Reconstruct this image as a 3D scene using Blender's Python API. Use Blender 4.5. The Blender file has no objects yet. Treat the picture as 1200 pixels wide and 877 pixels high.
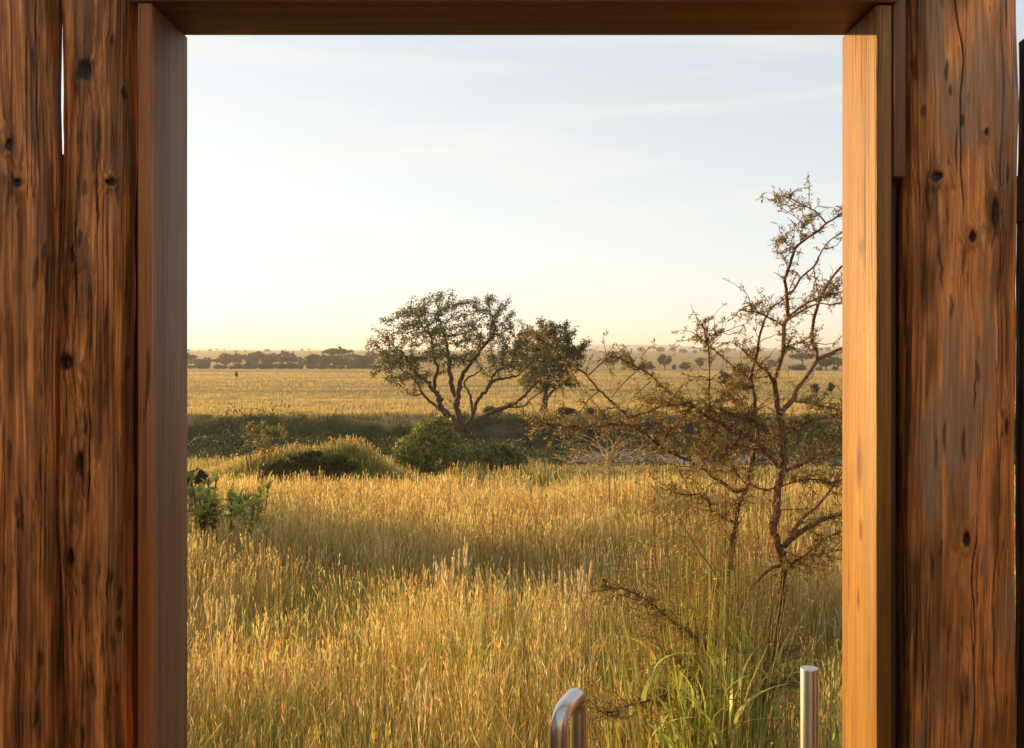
import bpy, math
import numpy as np
R = np.random.default_rng(7)
rad = math.radians
S = bpy.context.scene
COL = S.collection

# ------------------------------------------------------------------ camera, sky, sun, exposure
EYE = 2.8; F = 35/36*1200; HZ = 410.0
cam = bpy.data.cameras.new('camera'); co = bpy.data.objects.new('camera', cam); COL.objects.link(co)
co.location = (0, 0, EYE); co.rotation_euler = (rad(90), 0, 0)
cam.lens = 35; cam.sensor_width = 36; cam.shift_y = -(438.5-HZ)/1200
cam.clip_start = 0.02; cam.clip_end = 30000
S.camera = co
SUN_EL, SUN_AZ = 9.0, 60.0          # azimuth to the left of the view direction
SKY, SUNP, EXPO = 0.15, 4.9, 1.25
w = bpy.data.worlds.new('World'); S.world = w; w.use_nodes = True
nt = w.node_tree; N = nt.nodes; L = nt.links
bg = N['Background']; bg.inputs[1].default_value = SKY
sky = N.new('ShaderNodeTexSky'); sky.sky_type = 'NISHITA'; sky.sun_disc = False
sky.sun_elevation = rad(SUN_EL); sky.sun_rotation = rad(-SUN_AZ)
sky.altitude = 1500; sky.air_density = 1.0; sky.dust_density = 1.4; sky.ozone_density = 1.0
tc = N.new('ShaderNodeTexCoord'); mp = N.new('ShaderNodeMapping'); mp.inputs['Scale'].default_value = (1.6, 1.6, 16)
nz = N.new('ShaderNodeTexNoise'); nz.inputs['Scale'].default_value = 1.9; nz.inputs['Detail'].default_value = 7; nz.inputs['Distortion'].default_value = .6
rp = N.new('ShaderNodeValToRGB'); rp.color_ramp.elements[0].position = .47; rp.color_ramp.elements[1].position = .74
rp.color_ramp.elements[1].color = (.62, .62, .62, 1)
mx = N.new('ShaderNodeMixRGB'); mx.inputs[2].default_value = (2.75, 2.65, 2.5, 1)      # thin high cirrus
hs = N.new('ShaderNodeHueSaturation'); hs.inputs['Saturation'].default_value = .68
L.new(tc.outputs['Generated'], mp.inputs[0]); L.new(mp.outputs[0], nz.inputs[0]); L.new(nz.outputs[0], rp.inputs[0])
L.new(rp.outputs[0], mx.inputs[0]); L.new(sky.outputs[0], hs.inputs['Color']); gm = N.new('ShaderNodeGamma'); gm.inputs[1].default_value = .42; ml = N.new('ShaderNodeMixRGB'); ml.blend_type = 'MULTIPLY'; ml.inputs[0].default_value = 1; ml.inputs[2].default_value = (1.47, 1.50, 1.495, 1)
L.new(hs.outputs[0], gm.inputs[0]); L.new(gm.outputs[0], ml.inputs[1]); L.new(ml.outputs[0], mx.inputs[1]); L.new(mx.outputs[0], bg.inputs[0])
sl = bpy.data.lights.new('sun', 'SUN'); sl.energy = SUNP; sl.angle = rad(.6); sl.color = (1, .63, .25)
so = bpy.data.objects.new('sun', sl); COL.objects.link(so)
so.rotation_euler = (rad(90-SUN_EL), 0, rad(180+SUN_AZ)+math.pi*0)
from mathutils import Vector
sd = Vector((-math.sin(rad(SUN_AZ))*math.cos(rad(SUN_EL)), math.cos(rad(SUN_AZ))*math.cos(rad(SUN_EL)), math.sin(rad(SUN_EL))))
so.rotation_euler = sd.to_track_quat('Z', 'Y').to_euler()
vs = S.view_settings; vs.view_transform = 'Standard'; vs.look = 'None'; vs.exposure = EXPO; vs.gamma = 1; vs.use_curve_mapping = False
S.cycles.use_denoising = True; S.cycles.denoiser = 'OPENIMAGEDENOISE'; S.cycles.denoising_input_passes = 'RGB_ALBEDO_NORMAL'; S.cycles.denoising_prefilter = 'NONE'; S.cycles.use_adaptive_sampling = False; S.cycles.sample_clamp_indirect = 3; S.cycles.max_bounces = 6; S.cycles.diffuse_bounces = 3; S.cycles.glossy_bounces = 2; S.cycles.transmission_bounces = 4
S.cycles.transparent_max_bounces = 4; S.cycles.volume_bounces = 0

# ------------------------------------------------------------------ helpers
def P(px, v, y):
    return np.array([(px-600)/F*y, y, EYE-(v-HZ)/F*y])

def h2(ix, iy, s):
    n = (ix.astype(np.int64)*374761393 + iy.astype(np.int64)*668265263 + s*974634777) & 0xffffffff
    n = ((n ^ (n >> 13))*1274126177) & 0xffffffff
    return ((n ^ (n >> 16)) & 0xffffff)/float(0xffffff)

def vn(x, y, s=0):
    x = np.asarray(x, float); y = np.asarray(y, float)
    ix = np.floor(x); iy = np.floor(y); fx = x-ix; fy = y-iy
    fx = fx*fx*(3-2*fx); fy = fy*fy*(3-2*fy)
    a = h2(ix, iy, s); b = h2(ix+1, iy, s); c = h2(ix, iy+1, s); d = h2(ix+1, iy+1, s)
    return (a*(1-fx)+b*fx)*(1-fy)+(c*(1-fx)+d*fx)*fy

def fbm(x, y, s=0, o=4):
    t = 0; a = .5; q = 0
    for k in range(o):
        t = t+a*vn(x*2**k, y*2**k, s+k*17); q += a; a *= .5
    return t/q

def sm(a, b, x):
    t = np.clip((x-a)/(b-a), 0, 1); return t*t*(3-2*t)

class Geo:
    def __init__(s): s.V = []; s.Q = []; s.T = []; s.C = []; s.n = 0
    def add(s, V, Q=None, T=None, C=None):
        V = np.asarray(V, float).reshape(-1, 3)
        if Q is not None: s.Q.append(np.asarray(Q).reshape(-1, 4)+s.n)
        if T is not None: s.T.append(np.asarray(T).reshape(-1, 3)+s.n)
        s.V.append(V)
        C = np.array([1., 1, 1]) if C is None else np.asarray(C, float)
        s.C.append(np.broadcast_to(C, V.shape)); s.n += len(V)
    def build(s, name, mat, parent=None, smooth=False, loc=None):
        V = np.concatenate(s.V); C = np.concatenate(s.C)
        if loc is not None: V = V-np.asarray(loc)
        Q = np.concatenate(s.Q) if s.Q else np.zeros((0, 4), int)
        T = np.concatenate(s.T) if s.T else np.zeros((0, 3), int)
        me = bpy.data.meshes.new(name)
        me.vertices.add(len(V)); me.vertices.foreach_set('co', V.astype(np.float32).ravel())
        me.loops.add(Q.size+T.size); me.loops.foreach_set('vertex_index', np.concatenate([Q.ravel(), T.ravel()]).astype(np.int32))
        me.polygons.add(len(Q)+len(T))
        st = np.concatenate([np.arange(len(Q))*4, Q.size+np.arange(len(T))*3]).astype(np.int32)
        me.polygons.foreach_set('loop_start', st)
        if smooth: me.polygons.foreach_set('use_smooth', np.ones(len(Q)+len(T), bool))
        at = me.color_attributes.new('col', 'FLOAT_COLOR', 'POINT')
        at.data.foreach_set('color', np.concatenate([C, np.ones((len(C), 1))], 1).astype(np.float32).ravel())
        me.update(calc_edges=True); me.validate()
        me.materials.append(mat)
        o = bpy.data.objects.new(name, me); COL.objects.link(o)
        if parent is not None: o.parent = parent
        elif loc is not None: o.location = loc
        return o

def tag(o, label=None, cat=None, group=None, kind=None):
    if label: o['label'] = label
    if cat: o['category'] = cat
    if group: o['group'] = group
    if kind: o['kind'] = kind
    return o

def empty(name, loc, label, cat, group=None):
    o = bpy.data.objects.new(name, None); COL.objects.link(o); o.location = tuple(loc); o.empty_display_size = .2
    return tag(o, label, cat, group)

def copy_tree(o, loc, rz=0, sc=1):
    c = o.copy(); COL.objects.link(c); c.location = tuple(loc); c.rotation_euler = (0, 0, rz)
    c.scale = sc if isinstance(sc, tuple) else (sc, sc, sc)
    for ch in list(o.children):
        d = ch.copy(); COL.objects.link(d); d.parent = c
    return c

def nrm(a): return a/np.maximum(np.linalg.norm(a, axis=-1, keepdims=True), 1e-9)

def tube(g, pts, rs, k=8, C=None, cap=True, rough=0, seed=0):
    pts = np.asarray(pts, float); n = len(pts); rs = np.broadcast_to(rs, n)
    t = np.gradient(pts, axis=0); t = nrm(t)
    u = np.zeros_like(pts); a = np.array([1., 0, 0]) if abs(t[0, 0]) < .8 else np.array([0, 0, 1.])
    for i in range(n):
        a = a-t[i]*a.dot(t[i]); a = a/np.linalg.norm(a); u[i] = a
    b = np.cross(t, u)
    th = np.arange(k)/k*2*np.pi
    rr = rs[:, None]*np.ones((1, k))
    if rough:
        s = np.cumsum(np.r_[0, np.linalg.norm(np.diff(pts, axis=0), axis=1)])
        rr = rr*(1+rough*(fbm(np.cos(th)[None]*1.6+s[:, None]*3/max(rs[0]*8, .05)*.1+5, np.sin(th)[None]*1.6+s[:, None]*.5/max(rs[0], .01)*.3, seed, 3)-.5)*2)
    V = pts[:, None]+rr[..., None]*(np.cos(th)[None, :, None]*u[:, None]+np.sin(th)[None, :, None]*b[:, None])
    i = np.arange(n-1)[:, None]*k; j = np.arange(k)[None]; j2 = (j+1) % k
    Q = np.stack([i+j, i+j2, i+k+j2, i+k+j], -1).reshape(-1, 4)
    V = V.reshape(-1, 3); T = None
    if cap:
        V = np.concatenate([V, pts[:1], pts[-1:]])
        a0 = n*k; jj = np.arange(k)
        T = np.concatenate([np.stack([np.full(k, a0), (jj+1) % k, jj], 1), np.stack([np.full(k, a0+1), (n-1)*k+jj, (n-1)*k+(jj+1) % k], 1)])
    g.add(V, Q, T, C)

def segs(g, p0, p1, r0, r1, k=4, C=None):
    """many separate tapered segments at once"""
    p0 = np.asarray(p0); p1 = np.asarray(p1); n = len(p0)
    if n == 0: return
    t = nrm(p1-p0); a = np.where(np.abs(t[:, 2:]) < .9, np.array([[0, 0, 1.]]), np.array([[1., 0, 0]]))
    u = nrm(np.cross(t, a)); b = np.cross(t, u); th = np.arange(k)/k*2*np.pi
    d = np.cos(th)[None, :, None]*u[:, None]+np.sin(th)[None, :, None]*b[:, None]
    V = np.concatenate([p0[:, None]+d*np.reshape(r0, (-1, 1, 1)), p1[:, None]+d*np.reshape(r1, (-1, 1, 1))], 1)
    j = np.arange(k); q = np.stack([j, (j+1) % k, k+(j+1) % k, k+j], 1)
    Q = (np.arange(n)[:, None, None]*2*k+q[None])
    if C is not None: C = np.repeat(np.broadcast_to(C, (n, 3)), 2*k, 0)
    g.add(V, Q, None, C)

def smooth_line(pts, m=6):
    pts = np.asarray(pts, float)
    p = np.concatenate([2*pts[:1]-pts[1:2], pts, 2*pts[-1:]-pts[-2:-1]])
    out = []
    for i in range(1, len(p)-2):
        for t in np.arange(m)/m:
            out.append(.5*((2*p[i])+(-p[i-1]+p[i+1])*t+(2*p[i-1]-5*p[i]+4*p[i+1]-p[i+2])*t*t+(-p[i-1]+3*p[i]-3*p[i+1]+p[i+2])*t**3))
    out.append(p[-2]); return np.array(out)

def leaves(g, pts, size, rng, C, asp=.5, up=0.3, dirs=None):
    """pointed leaf faces (rhombus of two triangles bent along the midrib)"""
    n = len(pts)
    if n == 0: return
    d = rng.normal(size=(n, 3)); d[:, 2] += up
    if dirs is not None: d = d*.45+dirs
    d = nrm(d); s = nrm(np.cross(d, rng.normal(size=(n, 3)))); nn = np.cross(d, s)
    L_ = np.broadcast_to(size, n)*rng.uniform(.6, 1.35, n); L_ = L_[:, None]; W = L_*asp*.5
    V = np.stack([pts, pts+d*L_*.45+s*W+nn*W*.3, pts+d*L_, pts+d*L_*.45-s*W+nn*W*.3], 1)
    i = np.arange(n)[:, None]*4
    T = np.concatenate([i+np.array([[0, 1, 2]]), i+np.array([[0, 2, 3]])])
    g.add(V, None, T, np.repeat(np.broadcast_to(C, (n, 3)), 4, 0))

def box(g, lo, hi, C=None):
    x0, y0, z0 = lo; x1, y1, z1 = hi
    V = [(x0, y0, z0), (x1, y0, z0), (x1, y1, z0), (x0, y1, z0), (x0, y0, z1), (x1, y0, z1), (x1, y1, z1), (x0, y1, z1)]
    g.add(V, [(0, 3, 2, 1), (4, 5, 6, 7), (0, 1, 5, 4), (1, 2, 6, 5), (2, 3, 7, 6), (3, 0, 4, 7)], None, C)

# ------------------------------------------------------------------ materials
def mat_new(name):
    m = bpy.data.materials.new(name); m.use_nodes = True
    return m, m.node_tree.nodes, m.node_tree.links, m.node_tree.nodes['Principled BSDF']

def leaf_mat(name, tr=.4, rough=.55, tint=(1, 1, 1), spec=.3):
    m, n, l, b = mat_new(name)
    a = n.new('ShaderNodeAttribute'); a.attribute_name = 'col'
    mu = n.new('ShaderNodeMixRGB'); mu.blend_type = 'MULTIPLY'; mu.inputs[0].default_value = 1; mu.inputs[2].default_value = (*tint, 1)
    l.new(a.outputs['Color'], mu.inputs[1]); l.new(mu.outputs[0], b.inputs['Base Color'])
    b.inputs['Roughness'].default_value = rough; b.inputs['Specular IOR Level'].default_value = spec
    t = n.new('ShaderNodeBsdfTranslucent'); l.new(mu.outputs[0], t.inputs[0])
    x = n.new('ShaderNodeMixShader'); x.inputs[0].default_value = tr
    l.new(b.outputs[0], x.inputs[1]); l.new(t.outputs[0], x.inputs[2]); l.new(x.outputs[0], n['Material Output'].inputs[0])
    return m

def bark_mat(name, c, c2, scale=20, attr=False):
    m, n, l, b = mat_new(name)
    t = n.new('ShaderNodeTexCoord'); z = n.new('ShaderNodeTexNoise'); z.inputs['Scale'].default_value = scale; z.inputs['Detail'].default_value = 6
    r = n.new('ShaderNodeValToRGB'); r.color_ramp.elements[0].color = (*c, 1); r.color_ramp.elements[1].color = (*c2, 1)
    r.color_ramp.elements[0].position = .35; r.color_ramp.elements[1].position = .7
    bu = n.new('ShaderNodeBump'); bu.inputs['Strength'].default_value = .6; bu.inputs['Distance'].default_value = .02
    l.new(t.outputs['Object'], z.inputs[0]); l.new(z.outputs[0], r.inputs[0]); l.new(r.outputs[0], b.inputs['Base Color'])
    l.new(z.outputs[0], bu.inputs['Height']); l.new(bu.outputs[0], b.inputs['Normal']); b.inputs['Roughness'].default_value = .85
    b.inputs['Specular IOR Level'].default_value = .2
    return m

def add_checks(m, n, l, b, src, coord, axis, strength=.8, k1=120, k2=1.1):
    """thin drying checks and raised fibre along the grain"""
    def nz_(a, k, d):
        q = n.new('ShaderNodeMapping'); q.inputs['Scale'].default_value = tuple(k if ax == axis else a for ax in 'xyz'); l.new(coord, q.inputs[0])
        z = n.new('ShaderNodeTexNoise'); z.inputs['Scale'].default_value = 1; z.inputs['Detail'].default_value = d; l.new(q.outputs[0], z.inputs[0]); return z
    z = nz_(k1, k2, 3); r = n.new('ShaderNodeValToRGB'); e = r.color_ramp.elements; e[0].position = .482; e[0].color = (0, 0, 0, 1); e[1].position = .518; e[1].color = (0, 0, 0, 1)
    x = e.new(.5); x.color = (1, 1, 1, 1); l.new(z.outputs[0], r.inputs[0])
    mk = nz_(22, 1.7, 2); r2 = n.new('ShaderNodeValToRGB'); r2.color_ramp.elements[0].position = .50; r2.color_ramp.elements[1].position = .60; l.new(mk.outputs[0], r2.inputs[0])
    mm = n.new('ShaderNodeMath'); mm.operation = 'MULTIPLY'; l.new(r.outputs[0], mm.inputs[0]); l.new(r2.outputs[0], mm.inputs[1])
    m2 = n.new('ShaderNodeMath'); m2.operation = 'MULTIPLY'; m2.inputs[1].default_value = strength; l.new(mm.outputs[0], m2.inputs[0])
    mix = n.new('ShaderNodeMixRGB'); mix.inputs[2].default_value = (.012, .007, .004, 1); l.new(m2.outputs[0], mix.inputs[0]); l.new(src, mix.inputs[1]); l.new(mix.outputs[0], b.inputs['Base Color'])
    fb = nz_(190, 5, 5); su = n.new('ShaderNodeMath'); su.operation = 'SUBTRACT'; l.new(fb.outputs[0], su.inputs[0]); l.new(m2.outputs[0], su.inputs[1])
    bu = n.new('ShaderNodeBump'); bu.inputs['Strength'].default_value = .9; bu.inputs['Distance'].default_value = .0028; l.new(su.outputs[0], bu.inputs['Height']); l.new(bu.outputs[0], b.inputs['Normal'])

def board_mat(name, c0, c1, dark, axis='z', scale=1.0, rough=.5, spots=.66):
    """planed timber: long grain, faint growth bands and a few dark flecks"""
    m, n, l, b = mat_new(name)
    t = n.new('ShaderNodeTexCoord')
    def mapping(a, k):
        q = n.new('ShaderNodeMapping'); q.inputs['Scale'].default_value = tuple(k if ax == axis else a for ax in 'xyz'); l.new(t.outputs['Object'], q.inputs[0]); return q
    def noise(a, k, det=6, dist=0.):
        z = n.new('ShaderNodeTexNoise'); z.inputs['Scale'].default_value = 1; z.inputs['Detail'].default_value = det; z.inputs['Distortion'].default_value = dist
        l.new(mapping(a*scale, k*scale).outputs[0], z.inputs[0]); return z
    def ramp(z, p0, p1, a, c):
        r = n.new('ShaderNodeValToRGB'); e = r.color_ramp.elements; e[0].position = p0; e[1].position = p1; e[0].color = (*a, 1); e[1].color = (*c, 1); l.new(z.outputs[0], r.inputs[0]); return r
    fine = noise(330, 9, 8, .3); broad = noise(38, 1.3, 4, .8); fleck = noise(75, 6, 3, .2); tone = noise(9, 2.5, 3)
    base = ramp(broad, .3, .72, c0, c1)
    f = ramp(fine, .3, .75, (.62, .6, .58), (1.12, 1.1, 1.08))
    mu = n.new('ShaderNodeMixRGB'); mu.blend_type = 'MULTIPLY'; mu.inputs[0].default_value = .8; l.new(base.outputs[0], mu.inputs[1]); l.new(f.outputs[0], mu.inputs[2])
    tn = ramp(tone, .3, .7, (.8, .78, .76), (1.1, 1.1, 1.1)); m2 = n.new('ShaderNodeMixRGB'); m2.blend_type = 'MULTIPLY'; m2.inputs[0].default_value = .8
    l.new(mu.outputs[0], m2.inputs[1]); l.new(tn.outputs[0], m2.inputs[2])
    fr = ramp(fleck, spots, spots+.06, (0, 0, 0), (.85, .85, .85)); m3 = n.new('ShaderNodeMixRGB'); l.new(fr.outputs[0], m3.inputs[0]); l.new(m2.outputs[0], m3.inputs[1]); m3.inputs[2].default_value = (*dark, 1)
    CH = m3.outputs[0]
    bu = n.new('ShaderNodeBump'); bu.inputs['Strength'].default_value = .35; bu.inputs['Distance'].default_value = .002; add_checks(m, n, l, b, CH, t.outputs['Object'], axis, .7, 70, .8)
    b.inputs['Roughness'].default_value = rough; b.inputs['Specular IOR Level'].default_value = .35
    return m

def log_mat(name):
    m, n, l, b = mat_new(name)
    a = n.new('ShaderNodeAttribute'); a.attribute_name = 'col'
    t = n.new('ShaderNodeTexCoord'); q = n.new('ShaderNodeMapping'); q.inputs['Scale'].default_value = (420, 420, 14); l.new(t.outputs['Object'], q.inputs[0])
    z = n.new('ShaderNodeTexNoise'); z.inputs['Scale'].default_value = 1; z.inputs['Detail'].default_value = 6; l.new(q.outputs[0], z.inputs[0])
    r = n.new('ShaderNodeValToRGB'); r.color_ramp.elements[0].position = .3; r.color_ramp.elements[1].position = .72
    r.color_ramp.elements[0].color = (.6, .58, .56, 1); r.color_ramp.elements[1].color = (1.15, 1.12, 1.1, 1); l.new(z.outputs[0], r.inputs[0])
    mu = n.new('ShaderNodeMixRGB'); mu.blend_type = 'MULTIPLY'; mu.inputs[0].default_value = .75
    l.new(a.outputs['Color'], mu.inputs[1]); l.new(r.outputs[0], mu.inputs[2]); add_checks(m, n, l, b, mu.outputs[0], t.outputs['Object'], 'z', .7, 70, .8)
    b.inputs['Roughness'].default_value = .5; b.inputs['Specular IOR Level'].default_value = .35
    return m

M_GRASS = leaf_mat('dry_grass_blades', .45, .5)
M_LEAF = leaf_mat('tree_leaves', .35, .5)
M_BROAD = leaf_mat('broad_leaves', .4, .4)
M_THORNLEAF = leaf_mat('thorn_bush_leaflets', .5, .6)
M_FAR = leaf_mat('distant_foliage', .25, .7)
M_BARK = bark_mat('grey_brown_bark', (.05, .032, .02), (.17, .11, .07), 14)
M_TBARK = bark_mat('reddish_thorn_bark', (.085, .038, .018), (.30, .145, .07), 60)
M_DRY = bark_mat('dry_pale_stalk', (.42, .29, .14), (.55, .40, .22), 40)
M_LOG = log_mat('weathered_oiled_logs')

# ------------------------------------------------------------------ terrain
YK = np.array([-60, 14.2, 17, 22, 28, 35, 39, 43.2, 48.3, 50.2, 51.9, 52.8, 120, 350, 520, 950, 1500, 2600, 3600, 4200, 6000])
ZK = np.array([0, 0, -.42, -.95, -1.18, -1.38, -1.92, -2.2, -2.2, -1.86, -.72, -.6, -1.25, -3.75, -3.5, -.6, 1.2, -2.0, 1.5, 1.5, -4])
def wobf(x): return (fbm(x*.11+3, x*0+1.5, 5, 3)-.5)*2.8+(fbm(x*.62+3, x*0+7.5, 6, 3)-.5)*1.7
def ground_z(x, y):
    x = np.asarray(x, float); y = np.asarray(y, float)
    wob = wobf(x)
    w_ = sm(38, 47, y)*(1-sm(70, 110, y))
    ye = y-wob*w_
    z = np.interp(ye, YK, ZK)
    # softer hillsides between the knots
    z += (fbm(x*.35, y*.35, 11, 4)-.5)*.14*(1-sm(42, 44, y)*(1-sm(47.5, 48.6, y)))
    z += (fbm(x*.7, y*.7, 12, 3)-.5)*.55*sm(48.6, 50, ye)*(1-sm(51.6, 52.6, ye))
    z += (1.0*np.exp(-(((x+5.5)/1.7)**2+((y-27.2)/.8)**2))+.62*np.exp(-(((x+4.2)/.9)**2+((y-27.6)/.9)**2))+.45*np.exp(-(((x+7.3)/1.1)**2+((y-27.8)/1.2)**2)))*(.8+.4*fbm(x*1.1, y*1.1, 62, 3))
    z += (fbm(x*.004+9, y*.004, 21, 3)-.5)*3.0*sm(420, 900, y)
    hx = np.exp(-((x-430)/330)**2)+.75*np.exp(-((x-1500)/420)**2)+.25*np.exp(-((x+1500)/500)**2)
    z += sm(2600, 3600, y)*hx*(8+22*fbm(x*.006+4, y*.0006, 31, 3))
    return z

def mk_ground():
    ys = np.concatenate([np.linspace(-60, 2, 14), np.linspace(2.6, 26, 60), np.linspace(26.2, 42, 80), np.linspace(42.15, 56, 110), np.geomspace(56.4, 6500, 300)])
    us = np.sinh(np.linspace(-1.6, 1.6, 361))/np.sinh(1.6)
    X = us[None, :]*(np.abs(ys)[:, None]*1.1+25); Y = np.broadcast_to(ys[:, None], X.shape)
    Z = ground_z(X, Y)
    n, k = X.shape
    i = np.arange(n-1)[:, None]*k+np.arange(k-1)[None]
    Q = np.stack([i, i+1, i+k+1, i+k], -1).reshape(-1, 4)
    # what the ground itself is made of, zone by zone
    soil = np.array([.075, .055, .03]); gold = np.array([.42, .28, .10]); olive = np.array([.10, .095, .03]); clay = np.array([.07, .052, .035]); green = np.array([.055, .068, .022])
    f = sm(.42, .62, fbm(X*.22, Y*.22, 44, 4))[..., None]
    f2 = sm(.35, .7, fbm(X*.012+7, Y*.02, 45, 4))[..., None]
    yy = Y[..., None]
    C = soil*(1-sm(14, 18, yy))+(olive*.7+gold*.3)*sm(14, 18, yy)
    bank = sm(38, 44, yy)*(1-sm(51.2, 52.2, yy)); C = C*(1-bank)+(clay*(1-f)+green*f)*bank
    pl = sm(51.4, 52.6, yy); plc = gold*(1-f2*.35)+olive*(f2*.35); C = C*(1-pl)+plc*pl
    far = sm(330, 800, yy); C = C*(1-far)+(gold*.75+olive*.25)*far
    hill = sm(2300, 3000, yy); C = C*(1-hill)+np.array([.09, .09, .06])*hill
    g = Geo(); g.add(np.stack([X, Y, Z], -1), Q, None, C.reshape(-1, 3))
    m, nn, l, b = mat_new('savanna_ground')
    a = nn.new('ShaderNodeAttribute'); a.attribute_name = 'col'; t = nn.new('ShaderNodeTexCoord')
    def noise(s, d=6, my=1.):
        mpp = nn.new('ShaderNodeMapping'); mpp.inputs['Scale'].default_value = (1, my, 1); l.new(t.outputs['Object'], mpp.inputs[0])
        z = nn.new('ShaderNodeTexNoise'); z.inputs['Scale'].default_value = s; z.inputs['Detail'].default_value = d; l.new(mpp.outputs[0], z.inputs[0]); return z
    def ramp(z, p0, p1, c0, c1):
        r = nn.new('ShaderNodeValToRGB'); e = r.color_ramp.elements; e[0].position = p0; e[1].position = p1; e[0].color = (*c0, 1); e[1].color = (*c1, 1); l.new(z.outputs[0], r.inputs[0]); return r
    def mul(c, d, fac=1):
        q = nn.new('ShaderNodeMixRGB'); q.blend_type = 'MULTIPLY'; q.inputs[0].default_value = fac; l.new(c, q.inputs[1]); l.new(d.outputs[0], q.inputs[2]); return q
    n1 = noise(.9, 8); n2 = noise(.06, 5, 2.2); n3 = noise(.012, 4, 2.)
    c = mul(a.outputs['Color'], ramp(n1, .36, .62, (.42, .46, .42), (1.25, 1.22, 1.2)))
    c = mul(c.outputs[0], ramp(n2, .35, .6, (.62, .68, .62), (1.1, 1.1, 1.08)))
    c = mul(c.outputs[0], ramp(n3, .35, .6, (.72, .76, .74), (1.1, 1.08, 1.06)))
    l.new(c.outputs[0], b.inputs['Base Color']); b.inputs['Roughness'].default_value = .95; b.inputs['Specular IOR Level'].default_value = .1
    bu = nn.new('ShaderNodeBump'); bu.inputs['Strength'].default_value = .5; bu.inputs['Distance'].default_value = .25; l.new(n1.outputs[0], bu.inputs['Height']); l.new(bu.outputs[0], b.inputs['Normal'])
    o = g.build('ground', m, smooth=True); tag(o, kind='structure')
mk_ground()

def mk_riverbed():
    xs = np.linspace(.3, 42, 160); vs_ = np.linspace(0, 1, 14)
    X, Vv = np.meshgrid(xs, vs_)
    wob = wobf(xs)
    y0 = 42.7+wob*.9+(fbm(xs*.5, xs*0, 8, 3)-.5)*.9; y1 = 47.9+wob+(fbm(xs*.5, xs*0+9, 8, 3)-.5)*.8
    taper = sm(.3, 5, xs); mid = (y0+y1)/2; y0 = mid-(mid-y0)*taper; y1 = mid+(y1-mid)*taper
    Y = y0[None]+(y1-y0)[None]*Vv; Z = np.full_like(X, -2.155)+(fbm(X*.8, Y*.8, 3, 3)-.5)*.03
    n, k = X.shape; i = np.arange(n-1)[:, None]*k+np.arange(k-1)[None]
    g = Geo(); g.add(np.stack([X, Y, Z], -1), np.stack([i, i+1, i+k+1, i+k], -1).reshape(-1, 4))
    o = g.build('riverbed', bark_mat('grey_river_sand', (.16, .135, .12), (.33, .29, .27), 1.4), smooth=True); tag(o, kind='structure')
mk_riverbed()

# ------------------------------------------------------------------ grass
def blades(g, x, y, h, wd, lean, ldir, C, z=None, seg=3, droop=.25):
    n = len(x)
    z = ground_z(x, y)-.02 if z is None else z
    base = np.stack([x, y, z], 1); t = np.linspace(0, 1, seg+1)
    ld = np.stack([np.cos(ldir), np.sin(ldir), 0*ldir], 1)
    fa = R.uniform(0, 2*np.pi, n); sd_ = np.stack([np.cos(fa), np.sin(fa), 0*fa], 1)
    c = base[:, None]+ld[:, None]*(lean*h)[:, None, None]*(t[None, :, None]**1.8)
    zz = h[:, None]*(t[None]-(droop*lean[:, None])*t[None]**3)
    c = c+np.stack([0*zz, 0*zz, zz], -1)
    wt = wd[:, None]*(1-t[None]**2*.85)*.5
    V = np.stack([c-sd_[:, None]*wt[..., None], c+sd_[:, None]*wt[..., None]], 2).reshape(-1, 3)
    j = np.arange(seg)*2; q = np.stack([j, j+1, j+3, j+2], 1)
    Q = (np.arange(n)[:, None, None]*2*(seg+1)+q[None]).reshape(-1, 4)
    if C.ndim == 2: CC = np.repeat(C, 2*(seg+1), 0)
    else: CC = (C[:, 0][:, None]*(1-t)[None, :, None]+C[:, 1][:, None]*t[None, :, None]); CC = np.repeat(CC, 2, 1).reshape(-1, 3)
    g.add(V, Q, None, CC)
    return c

def heads(g, c, ln, wd, C, n_side=5):
    """seed heads: short spikelets set around the top of the stalk"""
    tip = c[:, -1]; ax = nrm(c[:, -1]-c[:, -2]); n = len(tip)
    for k in range(n_side):
        f = (k+R.uniform(0, 1, n))/n_side
        p = tip-ax*(ln*(1-f))[:, None]+ax*(ln*.25)[:, None]
        s = nrm(R.normal(size=(n, 3))); s = nrm(s-ax*(s*ax).sum(1, keepdims=True))
        d = nrm(ax*1.0+s*.14); sd_ = nrm(np.cross(d, R.normal(size=(n, 3))))
        l_ = (ln*.50*(1.1-.5*f))[:, None]; ww = wd[:, None]*.5
        V = np.stack([p, p+d*l_*.5+sd_*ww, p+d*l_, p+d*l_*.5-sd_*ww], 1)
        g.add(V, np.arange(n*4).reshape(-1, 4), None, np.repeat(C, 4, 0))

STRAW = np.array([[.68, .50, .17], [.60, .42, .13], [.72, .56, .24], [.52, .31, .10], [.50, .40, .13]])
GREEN = np.array([[.24, .25, .055], [.30, .29, .065], [.19, .21, .05], [.36, .32, .08]])
def pick(pal, n, var=.18):
    return np.clip(pal[R.integers(0, len(pal), n)]*R.uniform(1-var, 1+var, (n, 1)), 0, .8)

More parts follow.
